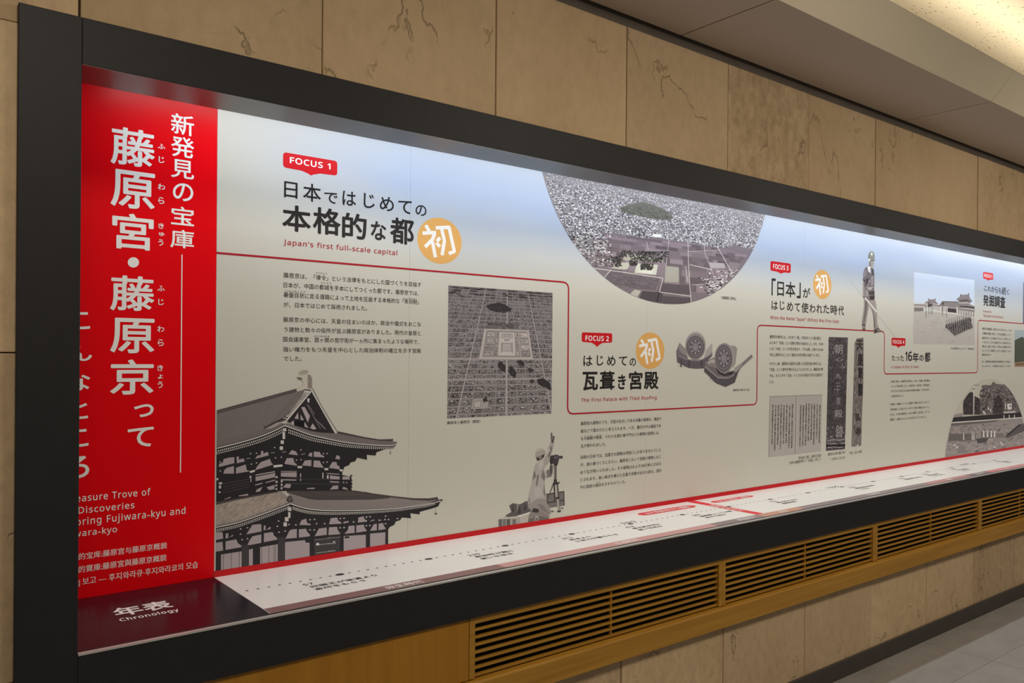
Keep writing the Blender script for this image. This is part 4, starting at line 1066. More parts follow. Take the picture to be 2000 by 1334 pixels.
# ---------------- round aerial photo of the plain with the wooded hill
def round_photo():
    S_ = 2.9485884
    cu, cv, R = 0.846956 * S_, EYE + 0.312293 * S_, 0.230459 * S_
    top = 2.30
    ang0 = math.asin((top - cv) / R)
    circ = [(cu + R * math.cos(PI - ang0 + (PI + 2 * ang0) * i / 96), cv + R * math.sin(PI - ang0 + (PI + 2 * ang0) * i / 96)) for i in range(97)]
    a = Art(T=(4.1667, 1040, 320), clip=circ)
    a.raw(circ, ink((122, 115, 116)), 1)
    inside = lambda u, v, m=0.0: (u - cu) ** 2 + (v - cv) ** 2 < (R - m) ** 2 and v < top
    vmid = a.map((1100, 640))[1]; vtop = a.map((1100, 200))[1]; vbot = cv - R
    span = vtop - vmid
    for _ in range(15000):
        u = cu + rnd.uniform(-R, R); t = rnd.random() ** 1.0
        v = vmid - 0.03 + (vtop + 0.12 - vmid) * t
        if not inside(u, v, .004): continue
        f = max(0, min(1, (v - vmid) / span))
        w_ = rnd.uniform(.003, .009) * (1.15 - .35 * f); h_ = rnd.uniform(.002, .0045) * (1.2 - .6 * f)
        g = rnd.choice([216, 200, 182, 160, 80, 62, 50, 44, 70, 120, 190]) if f < .75 else rnd.choice([205, 190, 170, 128, 142, 112])
        bl = 8 * f
        a.raw([(u, v), (u + w_, v + rnd.uniform(-.001, .001)), (u + w_, v + h_), (u, v + h_)], ink((g, g * .97, g * .965 + bl + 3)), 2)
    # farmland
    field = [(150, 850), (330, 690), (470, 740), (560, 700), (600, 650), (760, 650), (900, 610), (1000, 600), (1250, 640), (1560, 690), (1640, 660), (1800, 700), (1830, 800), (1700, 960), (1500, 1100), (1200, 1180), (900, 1150), (600, 1000)]
    a.poly(field, (112, 100, 104), 3)
    v0 = a.map((1100, 1180))[1]
    rows = []; v = vmid + .005; hgt = .012
    while v > v0: rows.append((v, v - hgt)); v -= hgt; hgt *= 1.13
    for ra, rb in rows:
        u = cu - R
        while u < cu + R:
            w_ = rnd.uniform(.02, .09)
            g = rnd.uniform(86, 134)
            if a.map((600, 700))[0] - .06 < u and inside(u, ra, .006) and inside(u + w_, rb, .006):
                a.raw([(u, ra), (u + w_ - .001, ra), (u + w_ - .001, rb + .0006), (u, rb + .0006)], ink((g + 3, g * .9, g * .94)), 4)
            u += w_
    for _ in range(900):
        x, y = rnd.uniform(180, 640), rnd.uniform(560, 830)
        if rnd.random() < .6 and y < 900 - x * .25 + 120: a.rect(x, y, x + rnd.uniform(6, 20), y + rnd.uniform(4, 10), rnd.choice([(206, 198, 194), (70, 64, 66), (180, 172, 168), (52, 48, 50)]), 6)
    for L, w_ in (([(1110, 610), (1100, 720), (1085, 830)], 7), ([(1265, 640), (1268, 800), (1280, 1000), (1292, 1130)], 9), ([(1500, 670), (1570, 790), (1640, 920)], 10), ([(500, 850), (760, 885), (1060, 930)], 8), ([(1062, 930), (1035, 1030), (1010, 1125)], 9), ([(1040, 1045), (1290, 1078)], 8),
                  ([(1395, 640), (1400, 720), (1470, 900)], 6), ([(930, 640), (940, 700)], 6), ([(1280, 820), (1450, 860)], 7), ([(1245, 835), (1262, 960)], 8), ([(580, 930), (640, 860)], 8), ([(1270, 715), (1520, 700)], 4), ([(1300, 985), (1450, 975)], 5)):
        uv = [a.map(p) for p in L]; a.stroke_uv(uv, w_ * .00036, ink((196, 188, 180)), 7)
    a.poly([(560, 960), (620, 880), (1035, 935), (1000, 1030), (800, 1010), (640, 975)], (96, 86, 90), 5)
    for _ in range(80):
        x, y = rnd.uniform(640, 1000), rnd.uniform(905, 1005); a.rect(x, y, x + rnd.uniform(10, 40), y + 4, rnd.choice([(120, 110, 112), (82, 73, 76)]), 6)
    for L, c in (([(640, 850), (690, 800), (800, 805), (770, 862)], (172, 166, 152)), ([(735, 770), (770, 730), (1065, 772), (1062, 806), (740, 785)], (158, 152, 140)), ([(828, 888), (850, 810), (1020, 822), (1005, 904)], (184, 180, 166)), ([(860, 880), (880, 838), (985, 850), (975, 898)], (196, 192, 178)),
                 ([(1075, 962), (1082, 830), (1190, 842), (1190, 966)], (150, 144, 134)), ([(870, 1092), (892, 1035), (1060, 1048), (1055, 1130), (960, 1118)], (74, 65, 69)), ([(1060, 1075), (1280, 1090), (1288, 1140), (1060, 1135)], (80, 71, 75)), ([(790, 1062), (830, 1022), (885, 1032), (850, 1088)], (168, 160, 150)),
                 ([(1050, 970), (1270, 990), (1280, 1065), (1045, 1040)], (84, 74, 79)), ([(980, 570), (1050, 575), (1040, 600), (972, 590)], (214, 212, 210)), ([(1430, 800), (1560, 810), (1570, 850), (1450, 850)], (160, 150, 150))):
        a.poly(L, c, 7)
    for n_, x0, x1, y0, y1 in ((150, 880, 978, 815, 862), (190, 720, 1105, 705, 760), (80, 640, 720, 750, 840), (110, 800, 1070, 765, 800), (60, 790, 850, 790, 825)):
        for _ in range(n_):
            x = rnd.uniform(x0, x1); y = rnd.uniform(y0, y1) + (8 if x0 == 720 and x > 800 else 0)
            a.ell(x, y, rnd.uniform(4, 9), rnd.uniform(4, 8), rnd.choice([(50, 48, 46), (66, 63, 60), (40, 38, 38)]), 9, 7)
    for _ in range(230):
        x, y = rnd.gauss(1480, 55), rnd.gauss(985, 40); a.rect(x, y, x + rnd.uniform(8, 22), y + rnd.uniform(5, 11), rnd.choice([(205, 196, 196), (60, 54, 58), (176, 166, 168), (110, 100, 104)]), 9)
    for _ in range(110):
        x, y = rnd.uniform(1560, 1660), rnd.uniform(860, 920); a.rect(x, y, x + 12, y + 6, rnd.choice([(190, 182, 180), (90, 82, 86)]), 8) if rnd.random() < .4 else None
    hill = smooth([(712, 358), (760, 340), (820, 325), (880, 313), (960, 324), (1010, 345), (1070, 372), (1110, 405), (1145, 436), (1120, 452), (1040, 456), (960, 443), (900, 430), (800, 410), (745, 386), (712, 358)], 4)
    a.poly(hill, (84, 83, 75), 8)
    for _ in range(420):
        x = rnd.uniform(720, 1135); lo = 330 + abs(x - 900) * .28 if x > 900 else 340 + (900 - x) * .1
        hi = 395 + (x - 720) * .16
        y = rnd.uniform(lo + 4, min(hi, 450))
        if y > lo: a.ell(x, y, rnd.uniform(3, 7), rnd.uniform(3, 5), rnd.choice([(70, 70, 63), (102, 101, 91), (80, 79, 71), (62, 62, 56)]), 9, 6)
    return a.build('aerial_photo', mural, 'large round aerial photo of a town plain with a wooded hill')
round_photo()

# ---------------- kneeling surveyor
def surveyor():
    a = Art(T=(6.667, 965, 835))
    cl, cd, cm = (158, 148, 143), (112, 103, 101), (136, 126, 122)
    a.poly([(665, 865), (915, 825), (920, 1015), (700, 1050)], (104, 97, 94), 1); a.poly([(680, 975), (915, 935), (915, 950), (682, 990)], (62, 57, 57), 2); a.poly([(668, 868), (915, 828), (915, 840), (668, 880)], (60, 55, 55), 2)
    for x in (690, 905): a.rect(x, 870 - (x - 690) * .16, x + 10, 1040 - (x - 690) * .1, (62, 57, 57), 2)
    # basket and sacks
    a.poly([(55, 1185), (475, 1095), (480, 1225), (330, 1290), (55, 1305)], (150, 142, 134), 1)
    for x, g in ((60, 92), (112, 108), (165, 84), (240, 104)): a.poly([(x, 1195), (x + 42, 1190), (x + 42, 1296), (x, 1300)], (g, g - 6, g - 8), 2)
    a.poly([(300, 1150), (470, 1100), (475, 1118), (305, 1170)], (196, 186, 176), 3); a.poly([(335, 1160), (460, 1125), (440, 1240), (340, 1270)], (166, 156, 148), 2)
    a.poly([(55, 1185), (300, 1160), (300, 1172), (55, 1196)], (182, 172, 164), 3)
    a.poly([(195, 1020), (240, 985), (330, 1000), (370, 985), (400, 965), (445, 955), (470, 1000), (480, 1090), (320, 1150), (180, 1165), (140, 1150), (225, 1100)], (84, 78, 78), 2)
    for L in ([(240, 990), (262, 1100), (235, 1100)], [(330, 1005), (352, 1110), (300, 1130)], [(400, 970), (420, 1060), (385, 1090)]): a.poly(L, (58, 54, 54), 3)
    for L in ([(290, 1000), (325, 1004), (300, 1110)], [(430, 965), (460, 990), (450, 1060)]): a.poly(L, (118, 110, 108), 3)
    # legs and shoes
    a.poly(smooth([(452, 960), (520, 925), (660, 925), (690, 985), (740, 1085), (720, 1140), (650, 1115), (560, 1085), (480, 1070), (440, 1030), (452, 960)], 4), cm, 3)
    a.poly([(560, 990), (640, 1010), (725, 1120), (690, 1120), (600, 1060)], (116, 107, 104), 4); a.poly([(490, 1060), (540, 1045), (640, 1105), (720, 1150), (715, 1195), (520, 1235), (440, 1235), (450, 1150)], (122, 113, 108), 3)
    a.poly([(510, 1050), (580, 1060), (575, 1110), (490, 1100)], (52, 48, 48), 4); a.poly([(445, 1195), (600, 1150), (720, 1185), (600, 1225), (440, 1242)], (96, 89, 86), 4)
    for L in ([(580, 1150), (545, 1160), (520, 1235)], [(545, 1160), (580, 1180), (560, 1215), (530, 1225)]): a.line(L, 5, (216, 208, 200), 6)
    # jacket
    a.poly(smooth([(545, 470), (600, 440), (655, 400), (730, 370), (745, 395), (700, 470), (655, 545), (690, 610), (665, 690), (655, 760), (672, 850), (672, 922), (560, 930), (445, 990), (450, 880), (475, 790), (500, 660), (515, 560), (545, 470)], 4), cl, 4)
    for L in ([(530, 560), (545, 640), (500, 690), (515, 590)], [(640, 545), (610, 640), (650, 700), (665, 640)], [(655, 700), (640, 850), (668, 920), (660, 800)], [(452, 900), (470, 960), (450, 985)], [(560, 610), (540, 760), (560, 760), (585, 620)]): a.poly(L, cd, 5)
    a.poly([(575, 470), (640, 420), (650, 480), (590, 560)], (172, 162, 157), 5); a.poly([(520, 800), (600, 780), (620, 880), (540, 900)], (166, 156, 151), 5)
    # raised arm, hand
    a.poly(smooth([(655, 410), (690, 340), (700, 280), (735, 200), (752, 190), (775, 205), (770, 250), (750, 330), (728, 400), (690, 480), (640, 480), (655, 410)], 4), (150, 140, 136), 5)
    a.poly([(712, 300), (735, 250), (760, 260), (735, 340), (715, 400), (700, 370)], cd, 6); a.poly([(695, 300), (720, 260), (728, 300), (700, 350)], (176, 166, 160), 6)
    a.poly(smooth([(745, 195), (740, 130), (738, 90), (745, 62), (758, 80), (764, 112), (780, 110), (788, 128), (778, 170), (772, 200), (745, 195)], 3), (84, 76, 74), 6); a.poly([(752, 80), (757, 75), (766, 150), (755, 160)], (126, 116, 112), 7)
    # other arm at the instrument
    a.poly([(680, 560), (722, 540), (735, 470), (770, 500), (760, 600), (745, 640), (690, 656), (678, 640)], (112, 103, 101), 4); a.poly([(725, 500), (750, 490), (755, 580), (730, 620)], (78, 72, 72), 5)
    # helmet, neck
    a.poly(smooth([(543, 380), (540, 340), (555, 300), (590, 275), (640, 282), (668, 312), (662, 335), (600, 372), (552, 395), (543, 380)], 5), (152, 141, 134), 6)
    a.poly([(550, 300), (600, 280), (650, 290), (600, 292), (560, 315)], (178, 167, 159), 7); a.poly([(543, 378), (560, 388), (640, 350), (665, 335), (662, 345), (600, 382), (560, 402), (545, 395)], (92, 84, 80), 7)
    a.poly([(552, 400), (640, 358), (655, 350), (650, 385), (610, 415), (570, 435), (556, 425)], (58, 52, 51), 7); a.poly([(580, 385), (620, 370), (615, 400), (585, 410)], (136, 122, 116), 8)
    # tripod with level
    a.poly([(730, 375), (760, 355), (770, 380), (765, 470), (735, 485), (722, 440)], (54, 49, 50), 6); a.poly([(765, 370), (790, 352), (838, 358), (842, 372), (892, 368), (893, 402), (845, 404), (838, 440), (830, 470), (770, 480), (765, 430)], (62, 56, 60), 6); a.poly([(775, 380), (835, 372), (832, 400), (778, 405)], (96, 88, 92), 7); a.poly([(775, 475), (832, 468), (820, 495), (782, 498)], (50, 46, 47), 6)
    a.rect(780, 495, 812, 680, (104, 97, 93), 5); a.rect(800, 495, 812, 680, (72, 67, 65), 6); a.rect(776, 676, 818, 735, (58, 53, 54), 6); a.poly([(760, 722), (835, 712), (855, 705), (855, 714), (835, 740), (765, 745)], (50, 46, 47), 7)
    a.poly([(760, 740), (776, 742), (695, 945), (683, 950)], (84, 77, 75), 5); a.poly([(790, 740), (812, 740), (828, 910), (800, 915)], (160, 150, 143), 5); a.poly([(812, 740), (832, 738), (850, 910), (830, 915)], (84, 77, 75), 6); a.poly([(772, 740), (790, 740), (795, 960), (782, 960)], (60, 55, 55), 5)
    a.poly([(812, 920), (845, 915), (862, 1085), (828, 1090)], (150, 140, 134), 5); a.poly([(800, 905), (850, 900), (850, 930), (800, 935)], (60, 55, 55), 7); a.poly([(820, 1085), (868, 1078), (868, 1100), (822, 1106)], (52, 48, 48), 6); a.poly([(840, 920), (848, 918), (864, 1085), (854, 1086)], (96, 88, 86), 6)
    a.poly([(865, 1050), (890, 1035), (905, 1055), (885, 1065)], (104, 96, 92), 3); a.poly([(735, 1085), (765, 1080), (790, 1100), (745, 1105)], (96, 88, 84), 3)
    return a.build('surveyor_print', mural, 'grey cut-out picture of a kneeling person in a helmet at a tripod, one arm raised')
surveyor()

# ---------------- the two pairs of roof tiles
def tiles():
    a = Art(T=(9.53, 1310, 635))
    d, m, l = (84, 77, 80), (112, 104, 106), (150, 141, 138)
    a.poly([(100, 490), (165, 325), (270, 440), (300, 560), (330, 640), (600, 640), (700, 560), (770, 330), (775, 570), (640, 720), (620, 805), (470, 815), (330, 800), (120, 690)], (100, 92, 95), 1)
    a.poly([(165, 330), (275, 450), (300, 570), (200, 520), (140, 430)], (126, 118, 116), 2); a.poly([(770, 330), (775, 500), (660, 600), (620, 610), (650, 480)], l, 2)
    a.poly([(105, 540), (200, 590), (330, 645), (560, 650), (775, 545), (775, 565), (640, 690), (620, 805), (470, 812), (330, 798), (118, 690)], (86, 79, 83), 3); a.poly([(140, 560), (330, 635), (560, 645), (770, 520), (770, 545), (560, 668), (330, 662), (140, 580)], (122, 114, 115), 4)
    for x0 in (180, 330, 560): a.poly([(x0, 640), (x0 + 26, 650), (x0 + 20, 790), (x0 - 4, 770)], (66, 60, 64), 5)
    def disc(cx, cy, rx, ry, tl, L):
        a.ell(cx + tl[0], cy + tl[1], rx, ry, (160, 152, 145), L); a.ell(cx + tl[0] * .5, cy + tl[1] * .5, rx, ry, (134, 126, 122), L)
        a.ell(cx, cy, rx, ry, (120, 112, 112), L + 1); a.ell(cx, cy, rx * .86, ry * .87, (74, 67, 71), L + 2)
        for i in range(34):
            t = 2 * PI * i / 34; a.ell(cx + rx * .72 * math.cos(t), cy + ry * .74 * math.sin(t), rx * .055, ry * .045, (140, 131, 134), L + 3, 8)
        a.ell(cx, cy, rx * .63, ry * .65, (102, 94, 97), L + 3)
        for i in range(16):
            t = 2 * PI * i / 16; a.ell(cx + rx * .46 * math.cos(t), cy + ry * .48 * math.sin(t), rx * .075, ry * .08, (66, 60, 64) if i % 2 else (148, 139, 142), L + 4, 8)
        a.ell(cx, cy, rx * .27, ry * .28, (128, 119, 123), L + 4)
        for i in range(6):
            t = 2 * PI * i / 6; a.ell(cx + rx * .16 * math.cos(t), cy + ry * .17 * math.sin(t), rx * .04, ry * .03, (86, 79, 83), L + 5, 6)
    disc(458, 408, 185, 232, (5, -58), 5)
    a.poly([(630, 690), (805, 600), (880, 640), (900, 860), (1170, 860), (1330, 700), (1500, 545), (1530, 590), (1300, 800), (1250, 900), (1190, 1070), (1020, 1150), (850, 1085), (620, 860)], (98, 90, 92), 5)
    a.poly([(640, 695), (805, 612), (850, 800), (700, 760)], (120, 111, 108), 6); a.poly([(1180, 800), (1330, 690), (1340, 730), (1200, 900)], (140, 131, 126), 6); a.poly([(1330, 700), (1500, 548), (1530, 590), (1300, 800)], (112, 104, 101), 7)
    for x, y in ((690, 700), (735, 680), (770, 690)): a.poly([(x, y), (x + 60, y - 60), (x + 75, y - 40), (x + 18, y + 30)], (160, 151, 145), 7)
    a.poly([(840, 790), (1000, 920), (1170, 840), (1150, 920), (1000, 950), (880, 900)], (52, 47, 50), 6)
    a.poly([(625, 790), (780, 900), (880, 985), (1080, 990), (1240, 850), (1235, 930), (1190, 1070), (1020, 1150), (850, 1085), (622, 865)], (76, 69, 73), 7); a.poly([(640, 740), (790, 880), (880, 960), (1080, 970), (1180, 900), (1180, 930), (1080, 1000), (880, 995), (780, 910), (635, 790)], (126, 117, 117), 8)
    a.poly([(1090, 380), (1190, 385), (1238, 440), (1220, 560), (1200, 720), (1150, 800), (1130, 560)], (134, 125, 121), 8)
    disc(985, 618, 170, 278, (18, -8), 9)
    for _ in range(160):
        x, y = rnd.choice([(rnd.uniform(130, 620), rnd.uniform(690, 780)), (rnd.uniform(720, 1180), rnd.uniform(980, 1060))]); a.rect(x, y, x + rnd.uniform(6, 16), y + 5, rnd.choice([(60, 54, 58), (108, 99, 103)]), 10)
    return a.build('roof_tile_print', mural, 'grey cut-out picture of two pairs of round-ended roof tiles')
tiles()

# ---------------- open book, rubbing and wooden tablet
def documents():
    T = (4.943, 1490, 640)
    a = Art(T=T)
    a.poly([(65, 662), (572, 645), (560, 1195), (52, 1252)], (158, 149, 143), 1)
    a.poly([(318, 656), (326, 655), (318, 1222), (310, 1222)], (124, 115, 110), 2); a.poly([(326, 655), (332, 655), (324, 1221), (318, 1222)], (176, 167, 160), 2)
    a.poly([(65, 662), (572, 645), (572, 652), (65, 669)], (132, 124, 118), 2); a.poly([(65, 662), (71, 662), (58, 1251), (52, 1252)], (132, 124, 118), 2)
    hz = '天皇元年大宝律令国家文武朝廷日本書記官人百姓京城宮殿東西南北春夏秋冬五月七日十二'
    for c in range(16):
        x0 = (88 + c * 27.2) if c < 8 else (358 + (c - 8) * 26.5)
        ytop = 740 + rnd.uniform(-5, 25) - (0 if c < 8 else 8); ybot = (1195 - c * 4.2) - rnd.choice([0, 0, 10, 60])
        y = ytop
        while y < ybot - 12:
            h = rnd.uniform(13, 17); sh = (y - 740) * .022
            a.text(rnd.choice(hz), x0 - sh, x0 + 15 - sh, y, y + h, (58, 53, 53), x0, 0.03, 3)
            y += h + rnd.uniform(2, 5)
    a.build('book_print', mural, 'picture of an open book page with columns of brush writing')
    a = Art(T=T)
    a.poly([(636, 90), (820, 95), (792, 1172), (608, 1190)], (70, 63, 66), 1)
    for _ in range(900):
        t = rnd.random() ** 1.0; y = 100 + t * 1060; x = 632 - 24 * t + rnd.random() * 178
        g = rnd.choice([52, 58, 64, 84, 96, 46, 44])
        if (y < 380 and abs(x - 720) > 30) or y > 940: g = rnd.choice([52, 60, 90, 118, 140, 70])
        a.poly([(x, y), (x + rnd.uniform(2, 9), y + rnd.uniform(-4, 4)), (x + rnd.uniform(2, 7), y + rnd.uniform(8, 26)), (x - 2, y + rnd.uniform(6, 22))], (g, g * .92, g * .95), 2)
    for ch, x0, x1, y0, y1 in (('朝', 692, 768, 160, 255), ('心', 700, 770, 285, 325), ('丸', 700, 752, 440, 492), ('二', 704, 748, 532, 566), ('十', 698, 744, 575, 628), ('音', 706, 748, 670, 740), ('殿', 690, 768, 795, 868), ('跡', 705, 775, 940, 1060)):
        a.text(ch, x0, x1, y0, y1, (150, 142, 141), (x0 + x1) / 2, 0.0, 4, None, 3)
    for y in (1080, 1120, 1150): a.line([(622, y + 10), (680, y), (740, y + 8), (792, y - 8)], 5, (180, 172, 170), 4)
    a.poly([(612, 1128), (794, 1122), (793, 1148), (612, 1150)], (34, 30, 32), 5)
    a.build('rubbing_print', mural, 'tall dark picture of an inscribed stone rubbing')
    a = Art(T=T)
    a.poly([(885, 150), (905, 105), (972, 96), (972, 300), (968, 600), (955, 900), (950, 1140), (938, 1135), (930, 1150), (915, 1120), (898, 1148), (880, 1140), (868, 1152), (855, 1145), (862, 900), (872, 600), (880, 300)], (110, 100, 96), 1)
    for _ in range(420):
        t = rnd.random(); y = 130 + 980 * t; x = 890 - 24 * t + rnd.random() * 66; g = rnd.choice([74, 92, 130, 142, 118, 66])
        a.poly([(x, y), (x + rnd.uniform(2, 5), y), (x + rnd.uniform(0, 4), y + rnd.uniform(15, 60)), (x - 2, y + rnd.uniform(15, 60))], (g, g * .93, g * .9), 2)
    for ch, x0, x1, y0, y1 in (('天', 900, 966, 118, 215), ('皇', 912, 968, 245, 365), ('聚', 918, 966, 385, 500), ('露', 918, 964, 540, 660), ('弘', 890, 945, 830, 900), ('寺', 888, 950, 965, 1040)):
        a.text(ch, x0, x1, y0, y1, (44, 39, 38), (x0 + x1) / 2, 0.03, 4, None, 3)
    a.build('wooden_tablet_print', mural, 'picture of a narrow weathered wooden tablet with ink writing')
documents()

# ---------------- walking man with pole
def walker():
    a = Art(T=(7.41, 1640, 480))
    a.poly([(25, 355), (34, 352), (815, 1326), (800, 1330)], (168, 163, 154), 1); a.poly([(330, 728), (352, 722), (540, 950), (528, 968)], (198, 190, 184), 8)
    tr, tr2 = (132, 121, 116), (92, 83, 81)
    a.poly(smooth([(368, 740), (440, 760), (425, 880), (400, 1000), (385, 1100), (372, 1150), (375, 1215), (335, 1222), (318, 1130), (335, 1000), (350, 880), (350, 790), (368, 740)], 3), tr, 2)
    a.poly(smooth([(430, 760), (505, 770), (530, 880), (540, 1000), (545, 1130), (560, 1200), (510, 1225), (492, 1200), (490, 1080), (470, 960), (435, 880), (430, 760)], 3), (140, 129, 123), 2)
    for L in ([(375, 790), (400, 800), (385, 950), (350, 1120), (340, 1120), (365, 950)], [(455, 800), (470, 900), (505, 1050), (515, 1190), (500, 1190), (490, 1050)]): a.poly(L, tr2, 3)
    a.poly([(330, 1130), (372, 1140), (370, 1165), (322, 1150)], (70, 63, 62), 4); a.poly([(325, 1200), (372, 1205), (368, 1225), (332, 1222)], (62, 56, 55), 4)
    a.poly([(497, 1215), (560, 1185), (592, 1225), (590, 1250), (540, 1255), (515, 1268), (492, 1262)], (72, 65, 63), 5); a.poly([(540, 1200), (575, 1205), (588, 1240), (550, 1245)], (122, 112, 108), 6)
    a.poly(smooth([(400, 300), (430, 280), (480, 320), (500, 420), (500, 640), (505, 770), (440, 790), (368, 740), (362, 600), (340, 500), (345, 380), (370, 320), (400, 300)], 4), (104, 94, 96), 3)
    for L, c in (([(400, 300), (440, 290), (450, 400), (410, 370)], (196, 190, 188)), ([(455, 330), (492, 340), (498, 440), (470, 420)], (72, 66, 68)), ([(380, 560), (430, 490), (440, 510), (395, 580)], (150, 140, 138)), ([(380, 600), (440, 600), (490, 590), (440, 650)], (156, 146, 142)),
                 ([(380, 480), (425, 470), (415, 540), (370, 590)], (62, 56, 60)), ([(415, 660), (505, 655), (500, 715), (430, 710)], (64, 57, 58)), ([(430, 730), (500, 720), (498, 780), (440, 782)], (52, 47, 48)), ([(450, 450), (490, 430), (485, 560), (455, 580)], (134, 124, 122)), ([(370, 640), (410, 650), (415, 730), (375, 740)], (136, 126, 122)), ([(355, 360), (385, 350), (380, 440), (345, 460)], (128, 117, 118))):
        a.poly(L, c, 4)
    a.poly([(335, 480), (372, 500), (368, 520), (338, 510)], (56, 51, 53), 5); a.poly([(334, 512), (360, 520), (358, 640), (355, 730), (335, 730), (330, 620)], (150, 138, 132), 4); a.poly([(348, 520), (360, 520), (357, 720), (348, 720)], (100, 91, 88), 5)
    a.poly([(333, 728), (362, 722), (372, 740), (358, 765), (338, 755)], (112, 102, 98), 9)
    a.poly(smooth([(418, 200), (440, 185), (490, 190), (498, 240), (485, 300), (465, 330), (440, 305), (425, 260), (418, 200)], 4), (142, 133, 124), 5); a.poly([(425, 220), (445, 225), (450, 300), (432, 290)], (92, 86, 78), 6)
    a.poly([(440, 205), (492, 205), (490, 222), (440, 220)], (70, 66, 62), 6)
    a.poly(smooth([(413, 190), (412, 140), (430, 95), (460, 78), (490, 95), (505, 140), (505, 200), (520, 208), (505, 215), (480, 200), (440, 190), (413, 190)], 4), (112, 113, 102), 7); a.ell(462, 120, 12, 22, (196, 196, 186), 8); a.poly([(413, 170), (420, 130), (432, 130), (430, 185)], (84, 86, 76), 8)
    a.poly([(412, 192), (436, 190), (440, 225), (418, 225)], (196, 192, 186), 8)
    return a.build('walking_person_print', mural, 'grey cut-out picture of a walking person in a helmet carrying a long pole')
walker()

# ---------------- drawing of the palace court
def court():
    a = Art(T=(7.85, 1770, 520))
    a.poly([(118, 92), (1045, 212), (1048, 1212), (112, 1188)], (186, 188, 192), 1)
    a.poly([(128, 104), (1038, 222), (1040, 600), (120, 570)], (180, 186, 200), 2)
    a.poly([(120, 560), (1042, 590), (1044, 800), (116, 700)], (186, 184, 176), 2)
    a.poly([(116, 690), (600, 700), (1046, 800), (1047, 1208), (112, 1186)], (168, 160, 153), 3)
    for _ in range(140):
        x, y = rnd.uniform(125, 1000), rnd.uniform(760, 1180); a.poly([(x, y), (x + rnd.uniform(20, 90), y + rnd.uniform(-6, 8)), (x + rnd.uniform(10, 60), y + rnd.uniform(6, 16))], rnd.choice([(176, 168, 160), (160, 151, 145), (154, 145, 140)]), 4)
    W_, R_, D_ = (168, 158, 154), (122, 113, 112), (66, 60, 60)
    a.poly([(118, 578), (300, 585), (300, 612), (118, 606)], (132, 123, 120), 5); a.poly([(118, 606), (300, 612), (300, 640), (118, 630)], (170, 160, 155), 5); a.poly([(118, 630), (262, 640), (262, 688), (118, 695)], (124, 116, 113), 5)
    for x in range(130, 260, 14): a.rect(x, 640, x + 5, 686, (84, 77, 76), 6)
    a.poly([(275, 560), (320, 540), (345, 508), (440, 508), (455, 545), (492, 575), (470, 582), (420, 572), (300, 570)], R_, 6); a.poly([(300, 570), (420, 574), (420, 640), (300, 630)], W_, 5); a.poly([(330, 580), (400, 575), (400, 610), (330, 620)], D_, 6); a.poly([(410, 585), (520, 610), (520, 690), (410, 660)], W_, 5); a.poly([(410, 580), (520, 602), (520, 622), (410, 600)], R_, 6)
    for x in (335, 437): a.rect(x, 492, x + 10, 515, D_, 7)
    a.poly([(494, 606), (548, 538), (800, 545), (830, 632), (780, 640), (540, 612)], R_, 7); a.poly([(540, 612), (780, 638), (785, 725), (540, 690)], (150, 141, 138), 6); a.poly([(625, 640), (765, 655), (765, 715), (625, 700)], (60, 54, 56), 8); a.poly([(545, 535), (800, 541), (800, 551), (545, 546)], (84, 77, 76), 8)
    for x in (555, 575, 600, 622, 770): a.poly([(x, 615), (x + 10, 616), (x + 10, 722), (x, 716)], (196, 187, 182), 9)
    a.poly([(470, 680), (790, 722), (1046, 790), (1046, 800), (790, 745), (470, 706)], (188, 180, 172), 7); a.poly([(790, 640), (1046, 668), (1046, 705), (790, 665)], R_, 8); a.poly([(790, 662), (1046, 702), (1046, 780), (790, 728)], (176, 166, 161), 7)
    for x in range(800, 1040, 38): a.poly([(x, 665 + (x - 800) * .16), (x + 9, 667 + (x - 800) * .16), (x + 9, 735 + (x - 800) * .2), (x, 733 + (x - 800) * .2)], (104, 96, 96), 9)
    a.poly([(762, 508), (815, 470), (828, 440), (960, 430), (975, 490), (1018, 540), (985, 548), (930, 505), (790, 522)], R_, 9); a.poly([(800, 520), (930, 506), (985, 545), (975, 560), (930, 545), (810, 550)], (84, 76, 76), 8); a.poly([(800, 548), (930, 540), (985, 560), (975, 590), (820, 575)], (160, 150, 146), 7); a.poly([(800, 570), (940, 570), (1046, 615), (1046, 628), (930, 608), (815, 606)], R_, 9); a.poly([(815, 608), (930, 610), (1046, 628), (1046, 655), (940, 640), (820, 632)], (72, 65, 66), 8)
    for x, y in ((826, 428), (950, 412)): a.rect(x, y, x + 10, y + 32, D_, 10)
    for x, y in ((340, 540), (375, 590), (398, 590), (298, 590), (545, 570), (555, 610), (612, 640)): a.rect(x, y, x + 6, y + (200 if x < 350 else 150), (92, 85, 85), 10)
    a.rect(335, 560, 358, 625, (56, 51, 54), 10); a.rect(548, 555, 574, 590, (60, 55, 57), 10)
    for r in range(6):
        for c in range(13):
            x = 612 + c * 31 + r * 26 - c * 2; y = 905 + r * 24 - c * 9.2 + r * c * -.8
            if x > 1005: continue
            a.poly([(x - 12, y + 42), (x - 8, y - 8), (x, y - 26), (x + 8, y - 6), (x + 13, y + 42)], rnd.choice([(54, 49, 50), (72, 65, 66), (48, 44, 45)]), 10)
            if r == 0 or rnd.random() < .4: a.rect(x - 2, y - 90, x + 3, y, (104, 96, 95), 9)
            a.ell(x, y + 36, 7, 5, rnd.choice([(150, 141, 138), (60, 55, 56)]), 11, 6)
    return a.build('court_drawing', mural, 'pale picture of a walled palace court with rows of people')
court()

